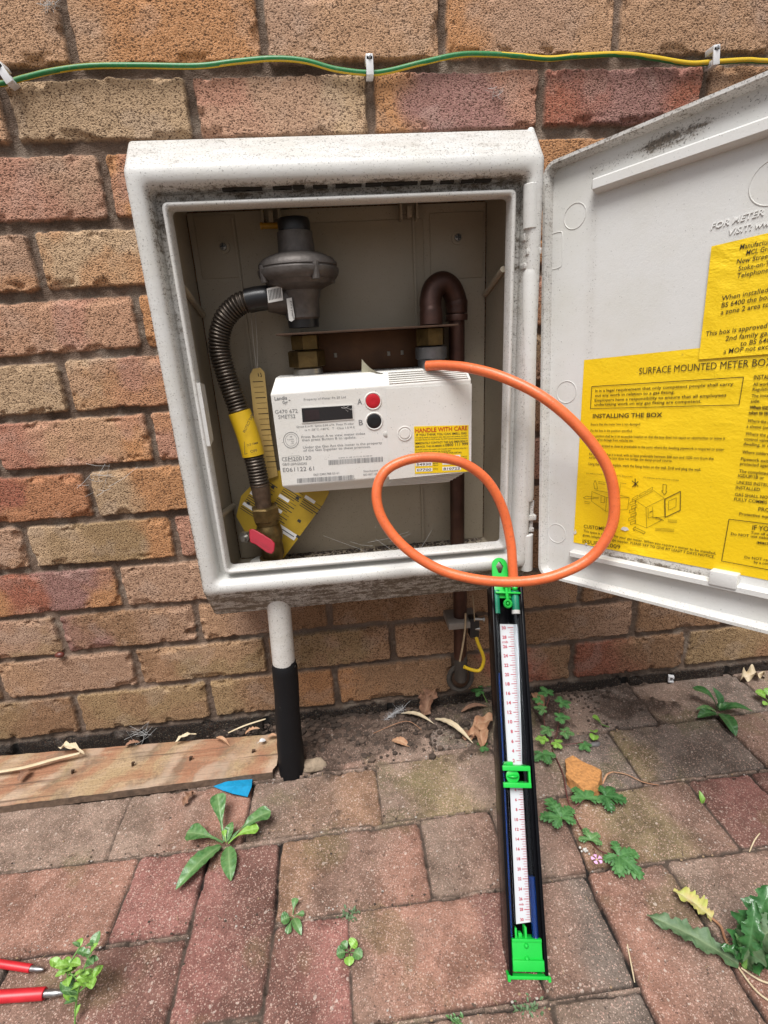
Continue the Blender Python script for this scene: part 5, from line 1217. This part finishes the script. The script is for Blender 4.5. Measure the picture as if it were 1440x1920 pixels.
def leaf(M, base, tip, w, kind='ell', arch=.15, fold=.25, wave=0.0, twist=0.0, mi=0, n=14, seed=0, stalk=0.0, curl=0.0):
    base = np.array(base, float); tip = np.array(tip, float); ax = tip-base; L_ = np.linalg.norm(ax); d = ax/L_
    up0 = np.array([0, 0, 1.]); side = nrm(np.cross(d, up0)+[1e-6, 0, 0]); up0 = np.cross(side, d)
    ct, st = math.cos(twist), math.sin(twist); side, up0 = side*ct+up0*st, up0*ct-side*st
    rg = random.Random(seed); vs = []; ve = []; prev = None
    cr = [-1, -.8, -.5, -.12, 0, .12, .5, .8, 1]; n = max(n, 22) if w > .006 else n
    for i in range(n+1):
        t = i/n
        if kind == 'spoon': wt = (.10+.12*t if t < .35 else .142+.858*math.sin((t-.35)/.65*math.pi/2*1.0)**1.3*1) * (1 if t < .82 else math.sqrt(max(0, 1-((t-.82)/.18)**2)))
        elif kind == 'round': wt = .08 if t < .3 else math.sqrt(max(0, 1-((t-.66)/.345)**2))
        elif kind == 'lance': wt = math.sin(math.pi*min(1, t*.92+.08))**.9*(1-.25*t)
        else: wt = math.sin(math.pi*min(1, t*.95+.05))**.75
        if kind == 'tooth': wt = (math.sin(math.pi*(t*.93+.07))**.8)*(.72+.42*(1-((t*5.0) % 1.0)))*(1.1-.3*t)
        if kind == 'lobe': wt = (.22+.78*math.sin(math.pi*min(1, t*.9+.1))**.8)*(.50+.50*abs(math.sin(t*13+seed))+.22*((t*24+seed) % 1.0)+.12*math.sin(t*57+seed))
        wt *= w
        c = base+ax*t+up0*L_*arch*math.sin(math.pi*t)*1.0+up0*(-curl)*L_*t*t
        for a in cr:
            z = abs(a)*fold*wt+w*.07*math.sin((t*5.5-abs(a)*.9)*6.283)*min(1, abs(a)*2)*(wt/w)+(wave*w*math.sin(t*16+a*2+seed)*abs(a) if wave else 0)+wt*.05*math.sin(t*40)*(abs(a) > .3)
            vs.append(c+side*a*wt+up0*z); ve.append(1.0 if a == 0 else max(.45 if abs(a) < .2 else 0, .45*max(0, math.cos((t*5.5-abs(a)*.9)*6.283))**4))
    k = len(cr); M.add(vs, [(i*k+j, (i+1)*k+j, (i+1)*k+j+1, i*k+j+1) for i in range(n) for j in range(k-1)], mi, ve)
def P0(u, v, h=0.0): return onZ(u, v, h)
def plant(name, cpx, label, leaves, mats, cat='weed', stems=(), group=None, h0=.004):
    o_ = P0(*cpx); t = thing(name, o_, label, cat, group)
    for i, L_ in enumerate(leaves):
        bu, bv, bh, tu, tv, th, w, kind = L_[:8]; kw = L_[8] if len(L_) > 8 else {}
        M = MB(); leaf(M, P0(bu, bv, bh), P0(tu, tv, th), w, kind, seed=i, **{k: v for k, v in kw.items() if k != 'm'})
        M.build('leaf', mats[kw.get('m', 0)], t, 60)
    for pts, r, mt in stems:
        M = MB(); M.tube(cr_spline([P0(*q) for q in pts], 6), r, 6); M.build('stem', mt, t, 60)
    return t
plant('rosette_weed', (425, 1585), 'bright green rosette weed growing from the joint below the blue scrap', [
    (420, 1578, .004, 408, 1488, .030, .0125, 'spoon', dict(arch=.05, fold=.35)), (428, 1580, .004, 508, 1521, .020, .0135, 'spoon', dict(arch=.12, m=0, wave=.1)), (428, 1582, .005, 486, 1553, .016, .0100, 'spoon', dict(arch=.15, m=2)),
    (418, 1580, .004, 350, 1561, .016, .0150, 'spoon', dict(arch=.10, fold=.2)), (414, 1586, .004, 329, 1669, .008, .0115, 'ell', dict(arch=.10, fold=.35)), (428, 1588, .004, 433, 1652, .004, .0105, 'ell', dict(arch=.10)),
    (425, 1578, .006, 436, 1541, .016, .0070, 'ell', {}), (412, 1590, .002, 392, 1610, .003, .005, 'ell', dict(m=1)), (424, 1580, .008, 420, 1556, .016, .004, 'spoon', dict(m=2))], [LG, LD, LY])
plant('small_seedling', (549, 1722), 'little four-leaved seedling in a joint left of the round-leaved one', [
    (549, 1716, .002, 555, 1683, .010, .0050, 'spoon', {}), (549, 1720, .002, 527, 1728, .005, .0078, 'round', {}), (549, 1722, .002, 539, 1752, .003, .0045, 'spoon', {}), (550, 1722, .002, 565, 1754, .003, .0052, 'ell', {}), (551, 1718, .002, 571, 1714, .005, .004, 'spoon', {})], [LG, LD])
plant('small_seedling', (655, 1786), 'pale seedling with five round leaves on the dark red block', [
    (656, 1783, .002, 668, 1762, .008, .0065, 'round', dict(m=1)), (657, 1786, .002, 679, 1795, .005, .0062, 'round', {}), (655, 1789, .002, 655, 1811, .003, .0058, 'round', dict(m=1)), (653, 1786, .002, 631, 1790, .005, .0070, 'round', {}), (654, 1784, .002, 640, 1767, .006, .0048, 'round', {})], [LG, LY])
plant('glossy_weed', (1348, 1335), 'glossy dark green weed in the paving joint near the wall at the right', [
    (1345, 1332, .004, 1302, 1286, .030, .011, 'spoon', dict(arch=.25, curl=.1)), (1347, 1330, .004, 1336, 1288, .040, .008, 'ell', dict(arch=.2)), (1350, 1332, .004, 1412, 1334, .014, .0095, 'lance', dict(arch=.2)), (1350, 1338, .004, 1380, 1381, .006, .0110, 'ell', dict(arch=.15)),
    (1344, 1338, .004, 1308, 1346, .008, .0100, 'ell', dict(arch=.15)), (1343, 1334, .004, 1305, 1330, .010, .006, 'ell', dict(m=1)), (1350, 1332, .006, 1370, 1318, .018, .006, 'ell', {}), (1348, 1332, .006, 1352, 1318, .018, .005, 'round', dict(m=1))], [LD, LG])
plant('round_leaf_weed', (1434, 1312), 'round pale green leaves at the right edge of the paving', [
    (1440, 1315, .004, 1416, 1297, .016, .0115, 'round', dict(m=0)), (1442, 1315, .004, 1448, 1292, .018, .0115, 'round', {}), (1440, 1318, .002, 1432, 1322, .006, .005, 'round', {})], [LY])
plant('coin_leaf_seedling', (1118, 1370), 'two coin-shaped leaves on thin stalks between gauge and glossy weed', [
    (1128, 1360, .004, 1111, 1345, .022, .0080, 'round', {}), (1116, 1378, .003, 1112, 1388, .010, .0075, 'round', dict(m=0)), (1110, 1372, .003, 1116, 1374, .012, .0070, 'round', {})], [LY], stems=[([(1142, 1363, .001), (1130, 1359, .006), (1121, 1352, .016)], .0008, STEMG)])
plant('grass_sprout', (1316, 1507), 'tiny bright sprout on the paving below the yellowish block', [(1316, 1506, .001, 1311, 1482, .014, .0035, 'ell', {}), (1316, 1506, .001, 1322, 1495, .010, .003, 'ell', {})], [LY])
# chickweed sprig at the lower left
def sprig():
    t = thing('chickweed_sprig', P0(135, 1915), 'tall loose sprig of bright green leaves beside the screwdriver tips', 'weed'); rg = random.Random(21)
    stems = [[(140, 1925, .0), (143, 1880, .018), (152, 1835, .040), (166, 1795, .058), (178, 1772, .065)], [(143, 1880, .018), (130, 1850, .030), (128, 1815, .044), (150, 1775, .056)], [(148, 1860, .026), (170, 1840, .036), (175, 1832, .038)], [(150, 1840, .036), (125, 1820, .040), (112, 1812, .042)]]
    pts = []
    for s_ in stems:
        q = cr_spline([P0(*x) for x in s_], 8); M = MB(); M.tube(q, .0009, 6); M.build('stem', STEMG, t, 60); pts += q[4:]
    for i in range(44):
        b_ = pts[rg.randrange(len(pts))]; a = rg.uniform(0, 6.3); l = rg.uniform(.007, .016)
        M = MB(); leaf(M, b_, b_+np.array([math.cos(a)*l, math.sin(a)*l*.8, rg.uniform(-.003, .009)]), l*rg.uniform(.26, .38), 'ell', arch=.1, fold=.3, n=8); M.build('leaf', LY if rg.random() < .6 else LG, t, 60)
sprig()
# herb robert: hairy ferny leaves on thin red stems
def palm(t, c, r, ang, mat, seed, nl=5, drop=.0):
    rg = random.Random(seed); c = np.array(c)
    for k in range(nl):
        a = ang+(k-(nl-1)/2)*math.radians(62)+rg.uniform(-.12, .12); l = r*(1 if abs(k-(nl-1)/2) < .6 else (.88 if abs(k-(nl-1)/2) < 1.6 else .62))
        tip = c+np.array([math.cos(a)*l, math.sin(a)*l, rg.uniform(-.25, .05)*l-drop])
        M = MB(); leaf(M, c, tip, l*.20, 'tooth', arch=.10, fold=.15, n=18, seed=seed+k); ax = tip-c; sd = np.array([-ax[1], ax[0], 0])
        for s_, f_ in ((.28, .50), (.52, .44), (.74, .30)):
            for g_ in (1, -1):
                b_ = c+ax*s_+[0, 0, l*.03]; leaf(M, b_, b_+(ax*.62+sd*g_*.72)*f_*.95+[0, 0, rg.uniform(-.03, .03)*l], l*.115, 'tooth', arch=.08, fold=.15, n=12, seed=seed+k+3)
        M.build('leaf', mat, t, 60)
def herb(name, label, cpx, lst, stems, mat=LH):
    t = thing(name, P0(*cpx), label, 'weed')
    for i, (u, v, h, r, a, m_, n_) in enumerate(lst): palm(t, P0(u, v, h), r, math.radians(a), m_, i*7+3, n_)
    for pts, r, mt in stems:
        M = MB(); M.tube(cr_spline([P0(*q) for q in pts], 6), r, 6); M.build('stem', mt, t, 60)
    return t
herb('herb_robert', 'ferny green plant growing at the right side of the gauge near the wall', (1030, 1400), [
    (1026, 1300, .058, .019, 100, LH, 5), (1052, 1318, .052, .019, 10, LH, 5), (1018, 1330, .044, .016, 160, LG, 5), (1048, 1345, .040, .019, -20, LH, 5), (1028, 1368, .028, .016, 200, LG, 5), (1058, 1372, .024, .017, -30, LG, 5), (1016, 1384, .022, .014, -110, LY, 5), (1042, 1392, .014, .014, -60, LY, 5), (1012, 1312, .050, .013, 180, LH, 4), (1094, 1396, .008, .016, -80, LH, 5), (1018, 1414, .010, .024, -90, LH, 5)],
     [([(1035, 1400, .0), (1020, 1350, .02), (1030, 1308, .050)], .0008, STEMR), ([(1035, 1400, .0), (1045, 1370, .018), (1050, 1328, .044)], .0008, STEMR), ([(1035, 1400, 0), (1045, 1390, .012), (1060, 1370, .026)], .0007, STEMR), ([(1035, 1400, 0), (1070, 1395, .008), (1094, 1392, .009)], .0007, STEMR)])
herb('trailing_herb', 'trailing ferny plant with toothed leaves creeping down beside the brick fragment', (1090, 1560), [
    (1052, 1533, .016, .034, 100, LH, 5), (1098, 1497, .014, .026, 80, LH, 4), (1135, 1492, .010, .030, -30, LD, 5), (1107, 1575, .008, .018, 60, LG, 4), (1160, 1605, .010, .034, -50, LH, 5)],
     [([(1035, 1405, .002), (1055, 1450, .006), (1065, 1500, .008), (1085, 1545, .006), (1100, 1565, .004)], .0010, STEMR), ([(1068, 1520, .008), (1075, 1515, .01), (1095, 1500, .014)], .0008, STEMR), ([(1075, 1525, .008), (1052, 1533, .016)], .0008, STEMR), ([(1100, 1565, .004), (1125, 1595, .006), (1160, 1605, .010)], .0009, STEMR)])
herb('wall_fern_weed', 'green lobed leaves poking out at the left side of the gauge by the wall', (905, 1318), [(900, 1295, .022, .018, 170, LH, 5), (908, 1285, .030, .015, 90, LH, 4), (902, 1400, .006, .014, 0, LH, 4)], [([(915, 1320, 0), (905, 1300, .02)], .0008, STEMG)])
t = thing('pink_flower', P0(1119, 1612), 'tiny pink five-petalled flower on the trailing plant', 'flower'); c0 = P0(1119, 1612, .012)
PINK = mat_leaf('pink_petal', (.62, .30, .55), (.68, .38, .62), (.75, .55, .7), .6)
for k in range(5):
    a = k*1.2566+.3; M = MB(); leaf(M, c0, c0+np.array([math.cos(a)*.0075, math.sin(a)*.0068, .001]), .0028, 'spoon', n=8, fold=.1); M.build('petal', PINK, t, 60)
M = MB(); M.ball(c0, .0012, 8); M.build('flower_centre', simple('stamen', (.5, .45, .1), .6), t)
M = MB(); M.tube([P0(1112, 1590, .004), P0(1116, 1600, .008), c0], .0006, 6); M.build('stem', STEMR, t)
# sow thistle in the lower right corner
plant('thistle_weed', (1395, 1815), 'large grey-green thistle with a yellowing leaf at the lower right corner', [
    (1385, 1808, .003, 1213, 1716, .010, .0125, 'lobe', dict(arch=.06, fold=.3, n=40, m=1, wave=.15)), (1335, 1722, .005, 1262, 1670, .012, .0110, 'lobe', dict(arch=.10, fold=.5, n=34, m=2, wave=.25)), (1392, 1795, .008, 1446, 1664, .070, .017, 'lobe', dict(arch=.08, fold=.45, n=44, wave=.2)), (1398, 1800, .008, 1416, 1690, .065, .010, 'lobe', dict(arch=.14, n=40, fold=.5, wave=.25)),
    (1395, 1805, .008, 1478, 1722, .06, .016, 'lobe', dict(arch=.14, n=40, m=1, fold=.4, wave=.2)), (1388, 1800, .006, 1352, 1776, .018, .0075, 'lobe', dict(n=30, m=0, fold=.5, wave=.3)), (1400, 1815, .005, 1500, 1790, .03, .013, 'lobe', dict(n=40, fold=.4, wave=.2)), (1390, 1798, .006, 1378, 1750, .03, .006, 'lobe', dict(n=30, m=3, fold=.5)), (1396, 1806, .006, 1436, 1735, .045, .009, 'lobe', dict(n=34, fold=.5, wave=.3)), (1402, 1812, .004, 1462, 1760, .03, .008, 'lobe', dict(n=34, m=1, fold=.5, wave=.3))], [LD, LGR, LYL, LG],
    stems=[([(1395, 1812, .004), (1425, 1780, .03), (1470, 1735, .06)], .0028, STEMG), ([(1385, 1815, .002), (1420, 1860, .003), (1470, 1895, .002)], .0010, DRYP), ([(1390, 1815, .002), (1430, 1840, .003), (1480, 1850, .004)], .0010, DRYP), ([(1365, 1760, .002), (1352, 1790, .002), (1368, 1812, .003)], .0012, DRYB), ([(1335, 1722, .005), (1352, 1738, .006), (1362, 1765, .005), (1390, 1806, .004)], .0016, DRY), ([(1400, 1812, .002), (1440, 1800, .006), (1475, 1812, .002)], .0009, DRYB)])
# moss and ground-hugging tufts
def tuft(c, r, mat, label, seed):
    M = MB(); rg = random.Random(seed); p = P0(*c)
    for k in range(46):
        a = rg.uniform(0, 6.3); q = rg.uniform(0, r); b_ = p+np.array([math.cos(a)*q*1.5, math.sin(a)*q, 0]); a2 = rg.uniform(0, 6.3); l = rg.uniform(.002, .005)
        leaf(M, b_, b_+np.array([math.cos(a2)*l, math.sin(a2)*l, l*.7]), l*.3, 'ell', n=4)
    tag(M.build('moss_tuft', mat, None, 60, origin=p), label, 'moss', 'moss tufts in the paving joints')
tuft((655, 1716), .009, LGR, 'grey-green moss tuft in the joint above the round-leaved seedling', 1); tuft((992, 1890), .011, LGR, 'grey-green moss tuft at the bottom edge below the gauge foot', 2); tuft((855, 1915), .006, LG, 'small green moss tuft at the bottom edge left of the gauge', 3)

# ---- dead leaves, straw, feather
def dead(px, tpx, w, kind, mat, label, name='dead_leaf', h=.006, h2=.008, cat='dead leaf', group='dry leaves blown against the wall', **kw):
    M = MB(); leaf(M, P0(*px, h), P0(*tpx, h2), w, kind, **kw); tag(M.build(name, mat, None, 60, origin=P0(*px)), label, cat, group)
dead((795, 1345), (822, 1285), .014, 'lobe', DRYB, 'curled dark brown leaf propped against the wall below the pipe entry', h2=.035, fold=.7, wave=.5, n=24)
dead((800, 1340), (790, 1290), .012, 'lobe', DRYB, 'dark shrivelled leaf just left of the curled brown leaf', h2=.028, fold=.9, wave=.5, n=24, seed=4)
dead((905, 1400), (895, 1355), .012, 'ell', DRY, 'folded tan leaf close to the left side of the gauge', h2=.020, fold=.9, wave=.3)
dead((880, 1385), (935, 1345), .013, 'ell', DRY, 'reddish dry leaf partly behind the gauge', h2=.014, fold=.5, wave=.4, seed=3)
dead((865, 1335), (915, 1325), .006, 'lance', DRYB, 'narrow brown leaf at the wall just left of the gauge', fold=.5)
dead((865, 1385), (905, 1378), .010, 'ell', DRYB, 'dull brown leaf lying under the folded tan leaf', fold=.4, wave=.4, h=.002, h2=.004)
dead((815, 1348), (888, 1395), .0065, 'lance', DRYP, 'long pale slender leaf pointing down to the right near the gauge', fold=.3)
dead((752, 1338), (815, 1358), .0050, 'lance', DRYP, 'short pale slender leaf beside the feather', fold=.3)
dead((735, 1388), (768, 1400), .008, 'ell', DRY, 'orange-brown leaf fragment half buried in the soil', fold=.2, h=.003, h2=.004)
dead((1000, 1300), (1018, 1335), .010, 'ell', DRY, 'orange-brown leaf just right of the gauge beside the ferny plant', fold=.5, h=.01, h2=.012)
dead((1390, 1274), (1434, 1266), .0125, 'ell', DRYP, 'pale crumpled leaf on the paving at the far right near the wall', fold=.5, wave=.7, h=.003, h2=.006, n=24)
dead((1372, 1245), (1402, 1240), .008, 'lobe', LGR, 'withered grey-green leaf at the wall above the pale crumpled leaf', fold=.4, h2=.012, n=20)
dead((345, 1510), (362, 1484), .006, 'lobe', DRYB, 'small rust-brown leaf just in front of the plank', fold=.6, wave=.4, n=20)
dead((350, 1497), (368, 1488), .004, 'ell', DRYB, 'tiny brown leaf curl touching the plank edge', fold=.6)
dead((55, 1445), (35, 1465), .007, 'lobe', DRYB, 'brown leaf scraps on the left end of the plank', h=.024, h2=.024, fold=.4, n=20)
dead((112, 1402), (158, 1412), .0065, 'tooth', DRYP, 'pale torn leaf with points lying on the plank', h=.027, h2=.030, fold=.5, wave=.5, n=22)
dead((328, 1392), (368, 1376), .0045, 'tooth', DRYP, 'pale dry leaf over the back edge of the plank', h=.024, h2=.030, fold=.4, wave=.3, n=22)
dead((405, 1384), (432, 1394), .004, 'lance', DRY, 'orange curl of bark on the plank', h=.023, h2=.023, fold=.7, curl=.3)
dead((460, 1377), (487, 1366), .004, 'lobe', DRY, 'pinkish dry leaf behind the right end of the plank', h=.024, h2=.032, fold=.7, n=18)
dead((502, 1382), (522, 1380), .004, 'lance', DRY, 'small orange leaf sliver on the right end of the plank', h=.023, h2=.024, fold=.5)
dead((235, 1400), (262, 1392), .005, 'lobe', DRYB, 'rusty leaf crumbs between plank and wall', h=.020, h2=.022, fold=.6, n=18)
dead((482, 1394), (498, 1388), .0045, 'round', simple('feather_white', (.6, .6, .6), .6), 'small white petal lying on the plank', h=.023, h2=.023, cat='petal', group=None, name='white_petal')
def straw(pts, r, mat, label, name='dry_stalk'):
    M = MB(); q = cr_spline([P0(*x) for x in pts], 6); M.tube(q, [r*(.5+.5*math.sin(math.pi*(.12+.8*i/len(q)))) for i in range(len(q))], 6, flat=.5)
    tag(M.build(name, mat, None, 60, origin=P0(*pts[0])), label, 'stalk', 'dry stalks lying about')
straw([(-40, 1452, .026), (40, 1440, .028), (100, 1424, .029), (150, 1412, .030)], .0042, DRYP, 'broad pale dry stalk lying on the left of the plank')
straw([(428, 1374, .025), (460, 1360, .034), (498, 1348, .042)], .0022, DRYP, 'short pale stick resting behind the plank beside the pipe')
straw([(1148, 1447, .003), (1175, 1452, .004), (1205, 1466, .003), (1235, 1472, .002)], .0012, DRY, 'thin curved dry stalk to the right of the brick fragment')
straw([(1130, 1470, .008), (1138, 1452, .012), (1150, 1447, .010)], .0014, DRY, 'short bent stalk touching the brick fragment')
straw([(1176, 1770, .002), (1184, 1810, .002), (1190, 1842, .002)], .0007, DRYP, 'fine straight straw on the paving right of the gauge foot')
straw([(700, 1375, .006), (760, 1352, .010), (790, 1368, .006)], .0008, DRY, 'fine arched stalk over the soil heap')
straw([(60, 1463, .024), (100, 1461, .026), (140, 1452, .025)], .0006, DRYB, 'hair-thin stalk on the plank')
straw([(1405, 1597, .001), (1415, 1575, .006), (1425, 1562, .012)], .0008, DRYP, 'thin pale stalk standing at the right edge')
t = thing('feather', P0(735, 1338), 'small fluffy white feather caught at the foot of the wall', 'feather'); rg = random.Random(8)
M = MB(); A = P0(722, 1350, .004); B = P0(756, 1328, .014); M.tube([A, (A+B)/2+[0, 0, .003], B], .0005, 5); M.build('quill', MATS['feather_white'], t)
M = MB()
for k in range(150):
    s_ = rg.random(); p = A*(1-s_)+B*s_; q = p+np.array([rg.gauss(0, .006), rg.gauss(0, .005), rg.gauss(.002, .004)]); M.tube([p, (p+q)/2+[0, 0, .0008], q], [.00025, .0002, .0001], 3, caps=False)
M.build('down', MATS['feather_white'], t)
p = P0(1095, 1595, .002); M = MB()
for k in range(9): M.ball(p+[rg.gauss(0, .003), rg.gauss(0, .003), rg.uniform(0, .002)], rg.uniform(.0012, .0022), 6, 0)
tag(M.build('bird_dropping', simple('chalk_white', (.55, .54, .50), .8), None, origin=p), 'small white splash on the paving by the trailing plant', 'dropping')
p = P0(1115, 1397, 0); blob('grey_pebble', p, .008, (1.2, .6, .4), simple('pebble_grey', (.16, .15, .15), .7), 5, 'grey pebble by the coin-shaped leaves', 'pebble', None, 2)

m = MB(); rg = random.Random(31)
for k in range(900):
    row = rg.choice([-.109, -.128, -.224, -.234, -.338, -.347, -.458]); x = rg.uniform(-.3, 1.1); y = row+rg.gauss(0, .0035)
    if rg.random() < .25: y = rg.uniform(-.52, -.02)
    if x < .24 and y > -.15: continue
    r = rg.uniform(.0005, .0016)
    if rg.random() < .25:
        a = rg.uniform(0, 3.14); l = rg.uniform(.003, .011); q = np.array([x, y, .0015]); m.tube([q, q+[math.cos(a)*l, math.sin(a)*l, rg.uniform(0, .0015)]], [.0004, .0002], 4, rg.choice([1, 2]))
    else: m.ball((x, y, r*.4), r, 5, rg.choice([0, 0, 1, 2, 3]), (1.3, 1, .6))
tag(m.build('joint_litter', [MATS['soil_dark'], MATS['soil_brown'], simple('litter_tan', (.32, .22, .13), .9), MATS['grit_white']], None), kind='stuff')
